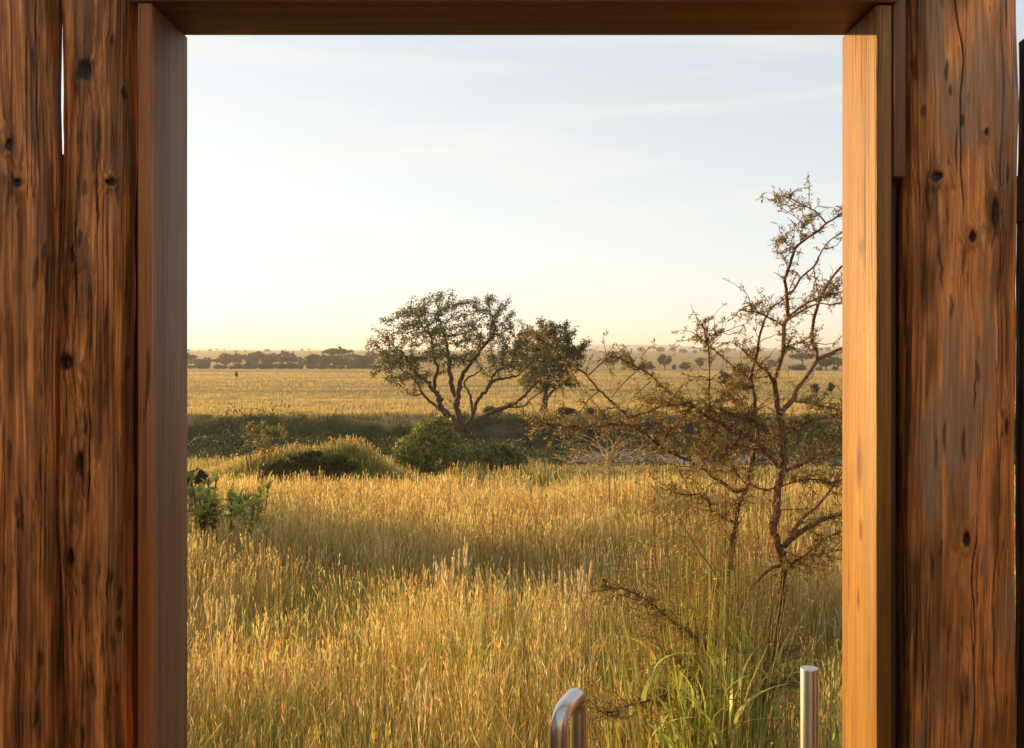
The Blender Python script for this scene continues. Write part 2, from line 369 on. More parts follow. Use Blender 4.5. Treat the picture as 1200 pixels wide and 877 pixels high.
def mk_meadow():
    # clumps first, blades fan out of each clump
    g = Geo(); n = 0
    def band(y0, y1, nc, per, hmin, hmax, wd, seg=3):
        u = R.uniform(0, 1, nc); y = np.sqrt(u*(y1**2-y0**2)+y0**2); x = R.uniform(-1, 1, nc)*(.60*y+.9)
        per_ = R.poisson(per, nc); idx = np.repeat(np.arange(nc), per_); m = len(idx)
        ch = R.uniform(.82, 1.12, nc)*(1-.22*sm(.35, .75, 1-fbm(x*.55+4, y*.55, 71, 3)))
        cd = R.uniform(0, 2*np.pi, nc)
        gr = np.clip(sm(.38, .62, fbm(x*.6, y*.6+3, 72, 3))*1.0+R.normal(0, .2, nc), 0, 1)
        gr = gr*(1-.25*sm(6, 8, y))*(1-.6*sm(8.5, 12, y))+.24*(1-sm(4.6, 7.0, y)); ctone = np.clip(1+.30*(fbm(x*.8, y*.8, 74, 3)-.5)*2+R.normal(0, .16, nc), .5, 1.5)
        ox = R.normal(0, .05, (m, 2)); bx = x[idx]+ox[:, 0]; by = y[idx]+ox[:, 1]
        ang = np.arctan2(ox[:, 1], ox[:, 0])*.6+cd[idx]*.4+R.normal(0, .6, m)
        h = np.clip(R.beta(3.2, 1.8, m), .2, 1)*(hmax-hmin)+hmin; h = h*ch[idx]
        lean = np.abs(R.normal(.12, .17, m))
        isg = R.uniform(size=m) < gr[idx]*.8
        top = np.where(isg[:, None], pick(GREEN, m)*1.15, pick(STRAW, m))
        rs = R.uniform(size=m) < .10; top[rs] = pick(np.array([[.42, .17, .06], [.36, .14, .05]]), int(rs.sum()))
        top = np.clip(top*ctone[idx][:, None], 0, .85)
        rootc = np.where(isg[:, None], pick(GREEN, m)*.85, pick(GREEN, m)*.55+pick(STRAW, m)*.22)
        w_ = wd*R.uniform(.5, 1.4, m)*np.where(isg, 1.35, .8)
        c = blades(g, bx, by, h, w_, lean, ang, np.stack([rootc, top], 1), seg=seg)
        hd = (~isg) & (h > np.quantile(h, .45)) & (R.uniform(size=m) < .50)
        heads(g, c[hd], (.06+.09*R.uniform(size=hd.sum()))*(1+.35*sm(9, 13, by[hd])), w_[hd]*1.25, np.clip(top[hd]*R.uniform(.95, 1.25, (hd.sum(), 1)), 0, .8), 4)
    band(3.3, 5.2, 1900, 15, .45, 1.12, .0042, 4)
    band(5.2, 8.5, 4200, 14, .5, 1.10, .0055)
    band(8.5, 12.5, 6200, 12, .55, 1.06, .0075)
    band(12.5, 17.5, 8500, 10, .55, 1.04, .010)
    # leaning, broken and dead blades lying across the stand
    m = 5200; y = R.uniform(3.4, 12, m); x = R.uniform(-1, 1, m)*(.58*y+.6)
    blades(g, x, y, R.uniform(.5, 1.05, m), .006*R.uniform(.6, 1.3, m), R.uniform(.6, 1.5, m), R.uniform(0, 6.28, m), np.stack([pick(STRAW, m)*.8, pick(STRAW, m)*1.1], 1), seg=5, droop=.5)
    # tall pale plumes standing over the rest
    spots = [(530, 655, 7.2), (536, 640, 7.6), (681, 668, 7.4), (672, 676, 7.0), (604, 565, 14), (760, 660, 7.5), (262, 700, 6), (486, 808, 4.6)]
    for (px, v, y) in spots:
        p = P(px, v, y)
        for q in range(4):
            xx = np.array([p[0]+R.normal(0, .02)]); yy = np.array([y+R.normal(0, .04)]); hh = np.array([p[2]-ground_z(xx, yy)[0]+R.normal(0, .04)])
            cc = pick(np.array([[.68, .55, .32]]), 1, .05)
            c = blades(g, xx, yy, hh, np.array([.006]), np.array([.04+abs(R.normal(0, .03))]), R.uniform(0, 6.3, 1), cc, seg=5)
            heads(g, c, np.array([.16]), np.array([.007]), cc, 26)
    tag(g.build('meadow_grass', M_GRASS), 'tall golden and green seeding grass filling the meadow', 'grass', kind='stuff')

    g = Geo()
    m = 60000; y = R.uniform(17.5, 43.5, m); x = R.uniform(-1, 1, m)*(.60*y+2)
    cl = fbm(x*.8, y*.8, 81, 3); keep = cl > .36; x, y, cl = x[keep], y[keep], cl[keep]; m = len(x)
    gf = np.clip(.7+.6*(fbm(x*.25+2, y*.25, 82, 3)-.45)*3, 0, 1)
    mm = 16000; xe = R.uniform(-9.8, -1.6, mm); ye_ = R.uniform(24.6, 28.4, mm); x = np.r_[x, xe]; y = np.r_[y, ye_]; cl = np.r_[cl, .35+.3*fbm(xe, ye_, 81, 3)]; m = len(x); gf = np.clip(.7+.6*(fbm(x*.25+2, y*.25, 82, 3)-.45)*3, 0, 1)
    mound = np.exp(-(((x+5.4)/3.4)**2+((y-26.6)/1.5)**2)); shade_side = (y < 27.2) & (mound > .22)
    isg = (R.uniform(size=m) < gf*.62) | (shade_side & (R.uniform(size=m) < .8))
    h = (.18+.38*cl+R.uniform(-.08, .12, m))*(1-.72*sm(30, 36, y)*sm(.2, 2, x)); h[shade_side] *= .75
    top = np.where(isg[:, None], pick(GREEN, m)*.95, pick(STRAW, m)*.95)
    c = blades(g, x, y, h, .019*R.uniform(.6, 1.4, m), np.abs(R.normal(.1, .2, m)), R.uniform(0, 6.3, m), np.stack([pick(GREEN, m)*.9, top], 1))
    hd = (~isg) & (R.uniform(size=m) < .4); heads(g, c[hd], np.full(hd.sum(), .14), np.full(hd.sum(), .03), top[hd], 3)
    tag(g.build('slope_grass', M_GRASS), 'shorter mixed grass on the slope down to the river', 'grass', kind='stuff')

    g = Geo()                                   # plain beyond the river
    m = 120000; u = R.uniform(0, 1, m); y = 51.9+(u**1.9)*180; x = R.uniform(-1, 1, m)*(.60*y+3)
    wob = wobf(x)
    keep = y-wob*(1-sm(70, 110, y)) > 51.5; x, y = x[keep], y[keep]; m = len(x)
    cl = fbm(x*.12, y*.2, 91, 3); cs = fbm(x*.6, y*.6, 92, 2)
    sc = 1+(y-52)/70
    h = (.10+.10*cl+.10*(cs > .64))*R.uniform(.6, 1.3, m)*(1+.10*sc)
    isg = R.uniform(size=m) < .02+.12*sm(.5, .7, cs)
    strk = sm(.50, .66, fbm(x*.035, y*.22, 95, 4)); isg = isg | (R.uniform(size=m) < strk*.35); h = h*(1-.45*strk)
    top = np.where(isg[:, None], pick(GREEN, m, .08)*1.0, (pick(STRAW, m, .08)+STRAW.mean(0))*.47)*(1-.22*strk[:, None])
    blades(g, x, y, h, .03*sc*R.uniform(.6, 1.3, m), np.abs(R.normal(.1, .25, m)), R.uniform(0, 6.3, m), np.stack([top*.8, top], 1), seg=2)
    tag(g.build('plain_grass', M_GRASS), 'sunlit golden grass covering the plain beyond the riverbank', 'grass', kind='stuff')

    g = Geo()                                   # low scrub on the shaded bank and valley floor
    m = 95000; y = R.uniform(40, 52.6, m); x = R.uniform(-1, 1, m)*(.62*y)
    wob = wobf(x); yb = y-wob
    d = fbm(x*.55+1, y*.75, 101, 4); inbed = (x > .6) & (yb > 43.0) & (yb < 48.5)
    th = np.where(yb > 50.4, .50, .40)
    keep = (d > th) & (~inbed | (R.uniform(size=m) < .01)) & (yb < 52.4); x, y, d, th = x[keep], y[keep], d[keep], th[keep]; m = len(x)
    z = ground_z(x, y)+R.uniform(0, 1, m)**.8*np.clip((d-th)*4.2, .04, .85)
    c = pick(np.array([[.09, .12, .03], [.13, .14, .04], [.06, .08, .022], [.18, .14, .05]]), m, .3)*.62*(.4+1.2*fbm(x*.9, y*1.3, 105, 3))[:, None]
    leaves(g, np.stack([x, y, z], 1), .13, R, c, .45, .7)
    m = 26000; y = R.uniform(42, 52.6, m); x = R.uniform(-1, 1, m)*(.62*y); wob = wobf(x); yb = y-wob
    keep = ~((x > .6) & (yb > 43.2) & (yb < 48.3)) & (fbm(x*.4, y*.4, 55, 3) > .42); x, y = x[keep], y[keep]; m = len(x)
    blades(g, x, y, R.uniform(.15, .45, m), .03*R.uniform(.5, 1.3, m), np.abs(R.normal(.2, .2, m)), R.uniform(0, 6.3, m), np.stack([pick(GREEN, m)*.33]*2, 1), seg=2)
    tag(g.build('bank_scrub', M_LEAF), 'dark green scrub on the shaded riverbank', 'scrub', kind='stuff')
mk_meadow()

# ------------------------------------------------------------------ trees
def blob_points(blobs, n, rng, shell=0.5):
    """points inside a union of ellipsoids (cx,cy,cz,rx,ry,rz)"""
    B = np.asarray(blobs, float); vol = B[:, 3]*B[:, 4]*B[:, 5]; i = rng.choice(len(B), n, p=vol/vol.sum())
    d = nrm(rng.normal(size=(n, 3))); r = rng.uniform(0, 1, n)**(1/3.)*(1-shell)+shell*rng.uniform(.75, 1.02, n)
    return B[i, :3]+d*r[:, None]*B[i, 3:]

def colonize(nodes, par, att, step, infl, kill, iters, rng):
    nodes = [np.array(p) for p in nodes]; par = list(par); A = np.array(att)
    for _ in range(iters):
        if len(A) == 0: break
        Nn = np.array(nodes)
        D = ((A[:, None]-Nn[None])**2).sum(-1); j = D.argmin(1); dm = np.sqrt(D[np.arange(len(A)), j])
        act = dm < infl; 
        if not act.any(): break
        new = 0
        for k in np.unique(j[act]):
            v = nrm(A[act & (j == k)]-Nn[k]).sum(0)+rng.normal(0, .25, 3); v = v/np.linalg.norm(v)
            q = Nn[k]+v*step
            if ((Nn-q)**2).sum(1).min() > (step*.35)**2: nodes.append(q); par.append(k); new += 1
        Nn = np.array(nodes); D = ((A[:, None]-Nn[None])**2).sum(-1).min(1); A = A[D > kill**2]
        if not new: break
    return np.array(nodes), np.array(par)

def grow_tree(name, label, cat, base, limbs, blobs, n_att, step, n_leaf, leaf, pal, tw_r, rng, barkm, leafm, group=None, spread=None, lean_leaf=.3, thin=.5, col_name='crown'):
    """hand-laid limbs, twigs that grow towards the crown, leaves set along the twigs"""
    base = np.asarray(base, float)
    t = empty(name, base, label, cat, group); wood = Geo()
    nodes = []; par = []
    for (pts, r0, r1) in limbs:
        s = smooth_line(pts, 5); s[1:-1] += rng.normal(0, r0*.25, (len(s)-2, 3))*np.array([1, 1, .4])
        tube(wood, s, np.linspace(r0, r1, len(s)), 9, rough=.16, seed=int(rng.integers(99)))
        k0 = len(nodes)
        for i, p in enumerate(s):
            if i >= len(s)*.35: 
                nodes.append(p); par.append(-1)
    n0 = len(nodes)
    att = blob_points(blobs, n_att, rng, .25)
    nd, pr = colonize(nodes, par, att, step, 60*step, step*1.5, 60, rng)
    # pipe model for twig radii
    n = len(nd); a = np.zeros(n); ch = np.zeros(n, int)
    for i in range(n-1, n0-1, -1):
        if ch[i] == 0: a[i] = tw_r**2.3
        if pr[i] >= 0: a[pr[i]] += a[i]; ch[pr[i]] += 1
    rr = np.clip(a, tw_r**2.3, None)**(1/2.3)
    ii = np.arange(n0, n)
    pc = nd[pr[ii]]; rp_ = np.where(pr[ii] < n0, rr[ii]*1.15, rr[pr[ii]])
    mxr = limbs[0][1]*.4
    segs(wood, pc, nd[ii]+nrm(nd[ii]-pc)*step*.06, np.minimum(rp_, mxr), np.minimum(rr[ii], mxr), 5)
    wood.build('trunk', barkm, t, True, base)
    tips = ii[rr[ii] < tw_r*2.6]
    q = rng.choice(tips, n_leaf)
    off = nrm(rng.normal(size=(n_leaf, 3)))*rng.uniform(0, 1, (n_leaf, 1))**.7*(spread or step*1.1)
    p = nd[q]-(nd[q]-nd[pr[q]])*rng.uniform(0, 1, (n_leaf, 1))+off
    # sprays: several leaves share a spray so the crown keeps holes
    g = Geo(); cl = fbm(p[:, 0]*1.3+p[:, 1], p[:, 2]*1.3+p[:, 1]*.7, int(rng.integers(999)), 3)
    c = pal[rng.integers(0, len(pal), n_leaf)]*(.6+.9*cl[:, None])*rng.uniform(.8, 1.2, (n_leaf, 1))
    leaves(g, p, leaf, rng, c, .55, lean_leaf)
    g.build(col_name, leafm, t, False, base)
    return t

LP = np.array([[.075, .080, .022], [.095, .092, .026], [.055, .062, .018], [.13, .105, .035]])
def px_blobs(bl, y, dsc=1.0):
    out = []
    for b in bl:
        cx, cy, rx, rz = b[:4]; dy = b[4] if len(b) > 4 else 0
        c = P(cx, cy, y+0); k = y/F; out.append((c[0], y+dy, c[2], rx*k, (rx+rz)/2*k*dsc, rz*k))
    return out

def mk_main_tree():
    rng = np.random.default_rng(3); y = 36.; k = y/F
    def ln(pts, dmax, r0, r1):
        n = len(pts); return (np.array([P(a, b, y+dmax*(i/(n-1))**1.2) for i, (a, b) in enumerate(pts)]), r0*k*.78, r1*k*.8)
    limbs = [
        ln([(539, 546), (538, 534), (539, 522), (541, 510), (540, 500)], 0, 9, 6.5),
        ln([(540, 512), (533, 496), (522, 484), (515, 475), (515, 466), (508, 458), (500, 447), (487, 437), (478, 424), (470, 412)], -1.0, 5.5, 1.2),
        ln([(522, 484), (503, 470), (494, 459), (490, 450), (480, 440), (462, 428)], .8, 2.4, .8),
        ln([(494, 461), (488, 464), (481, 463)], .1, 1.4, .7),
        ln([(508, 459), (510, 447), (513, 430), (507, 417), (506, 397), (495, 382), (487, 368)], -.5, 3.4, .8),
        ln([(540, 505), (537, 487), (533, 466), (529, 453), (527, 430), (525, 413), (520, 390), (516, 377), (513, 360)], .5, 5.4, 1),
        ln([(535, 475), (537, 460), (540, 445), (545, 434), (553, 424), (565, 408), (578, 393), (579, 380), (574, 366)], -1.3, 4.3, .8),
        ln([(541, 508), (545, 500), (554, 486), (561, 468), (570, 458), (578, 447), (593, 443), (606, 440), (618, 430)], 1.2, 4.0, 1),
        ln([(554, 488), (553, 476), (551, 463), (544, 451), (548, 443), (557, 439), (566, 431)], -.7, 2.3, .8),
        ln([(570, 458), (577, 442), (587, 432), (598, 428), (604, 412)], -.6, 2.2, .7),
        ln([(542, 514), (557, 495), (575, 484), (592, 477), (610, 468), (620, 457), (634, 444), (640, 432)], -.8, 4.6, 1.1),
        ln([(592, 477), (613, 476), (624, 466), (640, 456)], -1.3, 2, .7)]
    bl = [(452, 405, 24, 15, .3), (462, 385, 24, 17, -.5), (480, 370, 24, 18, .6), (500, 362, 24, 18, -.7), (523, 355, 26, 17, .2), (548, 362, 24, 17, .9), (575, 361, 26, 16, -.4),
          (592, 375, 20, 16, .5), (470, 425, 30, 14, -.8), (455, 433, 20, 9, .4), (495, 400, 34, 20, .9), (535, 390, 36, 18, -1), (565, 392, 32, 18, .9), (600, 398, 26, 18, -.5),
          (562, 420, 30, 10, .8), (608, 420, 26, 17, .4), (625, 440, 22, 15, -.4), (488, 440, 26, 10, .8), (636, 410, 16, 20, 0), (447, 424, 18, 12, .4), (450, 440, 20, 10, .3), (475, 446, 22, 8, -.5), (432, 408, 10, 9, .3), (438, 404, 13, 9, 0), (520, 418, 40, 9, -.6), (465, 450, 16, 6, 0), (604, 372, 12, 7, .2), (583, 350, 12, 7, 0), (523, 343, 14, 6, .2)]
    bl = px_blobs(bl, y, 1.15)
    grow_tree('acacia_tree', 'spreading many-limbed tree standing above the river, tallest in the middle of the view', 'tree', P(539, 544, y),
              limbs, bl, 2300, .16, 27000, .075, LP*1.5, .008, rng, M_BARK, M_LEAF, spread=.19)
mk_main_tree()

def mk_second_tree():
    rng = np.random.default_rng(5); y = 53.2; k = y/F
    def ln(pts, dmax, r0, r1):
        n = len(pts); return (np.array([P(a, b, y+dmax*(i/(n-1))**1.2) for i, (a, b) in enumerate(pts)]), r0*k*.78, r1*k*.8)
    limbs = [ln([(636, 493), (637, 482), (638, 470), (641, 458), (640, 440), (638, 415), (640, 395)], .3, 6.0, 1.1), ln([(638, 472), (645, 462), (655, 450), (664, 432), (668, 410)], -.8, 2.4, .7), ln([(640, 460), (634, 448), (625, 438), (618, 425)], .8, 2.2, .6)]
    bl = px_blobs([(640, 392, 20, 16, .6), (662, 390, 15, 14, -.5), (655, 412, 24, 18, -1), (630, 418, 22, 20, .8), (668, 425, 20, 14, .6), (650, 440, 26, 14, -.5), (627, 448, 20, 12, .3), (676, 418, 13, 14, 0), (668, 449, 12, 8, -.8), (684, 405, 10, 10, .3), (612, 402, 14, 12, 0), (640, 378, 12, 7, 0), (620, 385, 8, 8, 0)], y, 1.2)
    grow_tree('acacia_tree', 'darker single-trunked tree on the far bank edge, right behind the spreading tree', 'tree', P(636, 492, y),
              limbs, bl, 1400, .22, 19000, .11, LP*1.0, .012, rng, M_BARK, M_LEAF, spread=.26)
mk_second_tree()

def mk_bush(name, label, y, base_px, blobs, n_leaf, leaf, pal, seed, stems=14, rot=1.0, shell=.6, part='foliage', holes=.4, cat='bush', group=None):
    rng = np.random.default_rng(seed); k = y/F
    bx = (base_px-600)/F*y; bz = float(ground_z(bx, y)); base = np.array([bx, y, bz])
    t = empty(name, base, label, cat, group); bl = px_blobs(blobs, y)
    lift = max(0., bz-min(b[2]-b[5]*.6 for b in bl)); bl = [(b[0], b[1], b[2]+lift)+tuple(b[3:]) for b in bl]
    g = Geo(); tg = blob_points(bl, stems, rng, .6)
    for q in tg:
        s = base+np.array([rng.normal(0, 2*k), rng.normal(0, 2*k), -.05]); s[0] += (q[0]-bx)*.35; s[2] = float(ground_z(s[0], s[1]))-.05
        q = q.copy(); q[2] = max(q[2], s[2]+.15)
        m = (s+q)/2+rng.normal(0, .12, 3)*np.linalg.norm(q-s)*.5
        tube(g, smooth_line([s, m, q], 4), np.linspace(1.1*k, .3*k, 9), 5)
    g.build('stems', M_BARK, t, True, base)
    p = blob_points(bl, int(n_leaf*1.8), rng, shell); sc = 3/(14*k)
    h = fbm(p[:, 0]*sc+p[:, 1]*sc*.6, p[:, 2]*sc-p[:, 1]*sc*.5, seed, 3)
    p = p[(h > holes) & (p[:, 2] > ground_z(p[:, 0], p[:, 1])+.02)][:n_leaf]
    g = Geo(); cl = fbm(p[:, 0]*sc*.7+9, p[:, 2]*sc*.7+p[:, 1], seed+4, 2)
    leaves(g, p, leaf, rng, pal[rng.integers(0, len(pal), len(p))]*(.65+.8*cl[:, None]), .55, .4)
    g.build(part, M_LEAF, t, False, base)
    return t
BP = np.array([[.13, .15, .035], [.22, .20, .045], [.09, .11, .028]])
mk_bush('round_bush', 'tall rounded leafy bush against the left foot of the spreading tree', 34.2, 505, [(505, 512, 26, 22, 0), (490, 528, 30, 20, -.3), (515, 500, 18, 14, .3), (478, 538, 18, 13, -.5), (530, 528, 20, 22, .2), (512, 538, 36, 14, -.4)], 9500, .115, BP*1.25, 21, holes=.46)
mk_bush('round_bush', 'low wide bush right of the spreading tree trunk', 33.6, 585, [(585, 535, 30, 14, 0), (565, 538, 22, 12, -.3), (602, 542, 18, 11, .3), (580, 528, 16, 8, 0)], 6500, .10, BP*1.1, 22, holes=.46)
mk_bush('small_bush', 'small dark bush beside the grey riverbed', 38.5, 651, [(651, 544, 8, 9, 0), (656, 549, 9, 6, .1)], 900, .09, BP*.6, 23, 5)
mk_bush('sparse_bush', 'thin brownish shrub left of the grassy mound', 26.0, 308, [(303, 503, 20, 10, 0), (318, 510, 18, 9, .2), (298, 516, 16, 8, -.2), (325, 500, 9, 6, 0), (310, 526, 16, 9, 0)], 1500, .075, np.array([[.26, .19, .06], [.18, .15, .045]]), 24, 8, holes=.54, cat='shrub')
mk_bush('small_bush', 'dark low bush on top of the grassy mound', 26.6, 362, [(366, 533, 11, 4, 0), (352, 537, 15, 4, 0), (335, 543, 16, 4, -.2), (378, 542, 14, 5, -.2), (312, 547, 10, 3, -.2)], 2600, .09, BP*.6, 25, 5)
mk_bush('small_bush', 'dark bush at the right end of the grassy mound', 26.4, 396, [(396, 540, 11, 7, 0), (386, 546, 14, 5, 0), (408, 547, 12, 5, .1)], 1900, .09, BP*.6, 26, 5)
mk_bush('dead_shrub', 'dark brown withered shrub behind the broad-leaved plant at left edge', 13.2, 234, [(230, 559, 12, 7, 0), (220, 564, 10, 6, 0)], 900, .05, np.array([[.08, .05, .03], [.11, .07, .04]]), 27, 18)
for i, (px, v, yy, s_, lb) in enumerate([(575, 492, 52.6, 9, 'small bush on the bank edge between tree trunks'), (662, 490, 52.9, 8, 'low bush on the bank edge at the foot of the darker tree'),
        (690, 488, 53.2, 7, 'rightmost low bush on the bank edge, beyond the thorn branches')]):
    mk_bush('small_bush', lb, yy, px, [(px, v-2, s_, s_*.5, 0), (px+s_, v-1, s_*.7, s_*.4, .2)], 1000, .13, BP*.7, 30+i, 4)
mk_bush('round_bush', 'wide dark bush across the river behind the thorn tree trunk', 46.0, 965, [(955, 520, 36, 16, 0), (995, 515, 34, 18, .4), (925, 528, 26, 10, -.2), (1040, 520, 40, 16, 0)], 8000, .12, BP*.7, 40)
mk_bush('shade_tree', 'broad leafy shrub just left of the opening, throwing a shadow strip over the meadow', 13.9, -75, [(-70, 330, 55, 60, 0), (-110, 380, 60, 60, .3), (-50, 400, 45, 60, -.2), (-80, 460, 60, 60, 0)], 34000, .16, BP, 41, 14, holes=.12, cat='tree')

# far savanna trees: a few grown kinds, then copied
def proto_tree(kind, seed):
    rng = np.random.default_rng(seed)
    pal = np.array([[.05, .055, .022], [.065, .065, .026], [.04, .047, .02]])
    if kind == 'round': bl = [(0, 0, 3.4, 2.6, 2.4, 1.9), (-1.3, .4, 3.0, 1.7, 1.7, 1.4), (1.4, -.3, 3.2, 1.6, 1.6, 1.4), (.3, .2, 4.6, 1.5, 1.5, .9), (.9, .5, 2.1, 1.6, 1.4, .8), (-1.0, .2, 1.9, 1.5, 1.4, .8)]; H = 1.5
    elif kind == 'flat': bl = [(0, 0, 4.6, 3.2, 3.0, .7), (-1.8, .3, 4.2, 1.9, 1.8, .6), (1.9, -.4, 4.3, 1.8, 1.8, .6), (.2, 0, 5.2, 1.9, 1.8, .5)]; H = 3.4
    elif kind == 'tall': bl = [(0, 0, 4.4, 1.6, 1.6, 2.0), (.7, .3, 3.2, 1.5, 1.4, 1.2), (-.8, -.2, 3.8, 1.3, 1.3, 1.2), (.2, 0, 6.1, 1.0, 1.0, .7)]; H = 2.2
    else: bl = [(0, 0, 1.1, 1.7, 1.5, 1.1), (-1.2, .2, .8, 1.1, 1.1, .8), (1.2, 0, .9, 1.1, 1.1, .9), (.2, 0, 1.9, .9, .9, .5)]; H = .4
    limbs = [(np.array([(0, 0, -.2), (.05, 0, H*.5), (0, .05, H)]), .24, .15)]
    for _ in range(5):
        q = blob_points(bl, 1, rng, .3)[0]; limbs.append((np.array([(0, .05, H*.8), q*.5+np.array([0, 0, H*.45]), q]), .11, .04))
    return grow_tree('savanna_tree', 'x', 'tree', (0, 0, 0), limbs, bl, 260, .42, 3600 if kind != 'low' else 2200, .34, pal, .03, rng, M_BARK, M_FAR, spread=.42)
protos = {k: [proto_tree(k, s) for s in ss] for k, ss in {'round': (50, 51), 'flat': (52,), 'tall': (53, 54), 'low': (55, 56)}.items()}
used = set()
def put_tree(kind, px, vbase, vtop, label, group=None, name='savanna_tree', y=None, wx=1.0):
    h0 = {'round': 5.4, 'flat': 5.6, 'tall': 6.7, 'low': 2.3}[kind]
    if y is None:                                # stand on the terrain where the line of sight through vbase meets it
        yy = np.geomspace(54, 1600, 900); xx = (px-600)/F*yy; vv = HZ+(EYE-ground_z(xx, yy))/yy*F
        cand = np.where(vv <= vbase+.15)[0]; y = yy[cand[0]] if len(cand) else 1100.
    x = (px-600)/F*y; z = float(ground_z(x, y)); h = (vbase-vtop)/F*y*1.04
    pr_ = protos[kind][int(R.integers(len(protos[kind])))]; s = h/h0; sx = s*wx*R.uniform(.9, 1.12)
    o = copy_tree(pr_, (x, y, z-.05), R.uniform(0, 6.28), (sx, sx, s)); o.name = name
    tag(o, label, 'bush' if kind == 'low' else 'tree', group)
    if not group and 'group' in o: del o['group']
    return o
# left tree line
GL = 'trees in the far tree line at left'
for i in range(46):
    px = 222+i*4.9+R.normal(0, 2.0); d = R.uniform(330, 430); k = ['round', 'round', 'tall', 'round', 'flat'][int(R.integers(5))]
    z = ground_z((px-600)/F*d, d); vb = HZ+(EYE-z)/d*F; hh = R.uniform(8, 17)
    put_tree(k, px, vb, vb-hh, {'round': 'dark rounded tree in the crowded far tree line at left', 'tall': 'taller narrow tree in the crowded far tree line at left', 'flat': 'flat-topped tree in the crowded far tree line at left'}[k], GL, y=d, wx=1.15)
put_tree('flat', 396, 432, 411, 'broad domed tree rising above the far tree line', y=400, wx=1.25)
put_tree('round', 424, 432, 416, 'rounded paler tree at the right end of the far tree line', y=322, wx=1.3)
for i in range(44):
    px = 222+i*5.3+R.normal(0, 3); d = R.uniform(320, 345); z = ground_z((px-600)/F*d, d); vb = HZ+(EYE-z)/d*F
    put_tree('low', px, vb, vb-R.uniform(3.5, 8), 'low bush along the foot of the far tree line at left, at the plain edge', 'bushes under the far tree line', 'savanna_bush', y=d)
put_tree('tall', 277, 443, 434, 'lone tiny tree out on the golden plain at left', y=150, wx=.8)
for i in range(14):
    px = 445+i*18+R.normal(0, 5); d = R.uniform(360, 480); z = ground_z((px-600)/F*d, d); vb = HZ+(EYE-z)/d*F
    put_tree('round', px, vb, vb-R.uniform(9, 17), 'distant tree seen behind the two big trees in the middle', 'distant trees behind the middle trees', y=d)
for (k, px, vb, vt, wx, lb) in [
    ('tall', 719, 433, 411, 1.1, 'distant narrow tree crossed by the tip of the thorn branch'),
    ('low', 759, 433, 424, 1.0, 'low dark bush left of the large distant leaning tree'),
    ('round', 779, 433, 415, 1.1, 'large dark distant tree on the plain right of the middle'),
    ('low', 790, 433, 427, .8, 'tiny bush right of the large dark distant tree'),
    ('low', 803, 433, 424, .8, 'small distant bush between two rounded dark trees'),
    ('round', 820, 432, 419, 1.2, 'squat rounded distant tree just left of the leafy upright twig'),
    ('round', 850, 455, 435, .9, 'rounded dark bush-like tree nearer on the plain under the upright twig'),
    ('round', 868, 450, 425, 1.0, 'greenish distant tree behind the middle thorn stems'),
    ('low', 872, 458, 446, 1.2, 'spreading bush at the foot of the greenish distant tree'),
    ('flat', 940, 432, 414, 1.3, 'big dome-shaped dark distant tree on the right'),
    ('low', 935, 434, 427, 1.6, 'low thicket below the big dome-shaped tree'),
    ('round', 955, 464, 449, 1.0, 'bushy tree low on the plain right of the thorn trunk'),
    ('tall', 974, 463, 447, 1.1, 'small upright tree on the plain next to the sunlit jamb'),
    ('round', 968, 434, 417, 1.3, 'distant grey tree between the dome-shaped tree and the jamb'),
    ('round', 982, 433, 418, 1.0, 'distant grey tree right beside the sunlit jamb'),
    ('low', 960, 434, 430, 1.3, 'small dark bush under the distant grey trees'),
    ('low', 978, 434, 429, 1.3, 'small dark bush closest to the sunlit jamb'),
    ('low', 905, 430, 421, 1.0, 'distant bush between the two thorn stems')]:
    put_tree(k, px, vb, vt, lb, wx=wx)
for i in range(34):
    px = 695+i*9.2+R.normal(0, 4); d = R.uniform(820, 1300); z = ground_z((px-600)/F*d, d); vb = HZ+(EYE-z)/d*F
    put_tree(['round', 'flat', 'low'][int(R.integers(3))], px, vb, vb-R.uniform(2.5, 6), 'tiny tree on the hazy skyline ridge at right', 'skyline trees at right', y=d)
put_tree('round', 773, 412, 404, 'small round tree standing alone on the hazy skyline', y=900)
for i in range(60):
    px = 215+i*8+R.normal(0, 4); d = R.uniform(800, 1500); z = ground_z((px-600)/F*d, d); vb = HZ+(EYE-z)/d*F
    put_tree(['round', 'flat', 'low'][int(R.integers(3))], px, vb, vb-R.uniform(1.5, 4), 'tiny hazy tree on the skyline ridge above the far tree line', 'skyline trees at left', y=d)
for l_ in protos.values():
    for o in l_:
        for c in list(o.children): bpy.data.objects.remove(c)
        bpy.data.objects.remove(o)

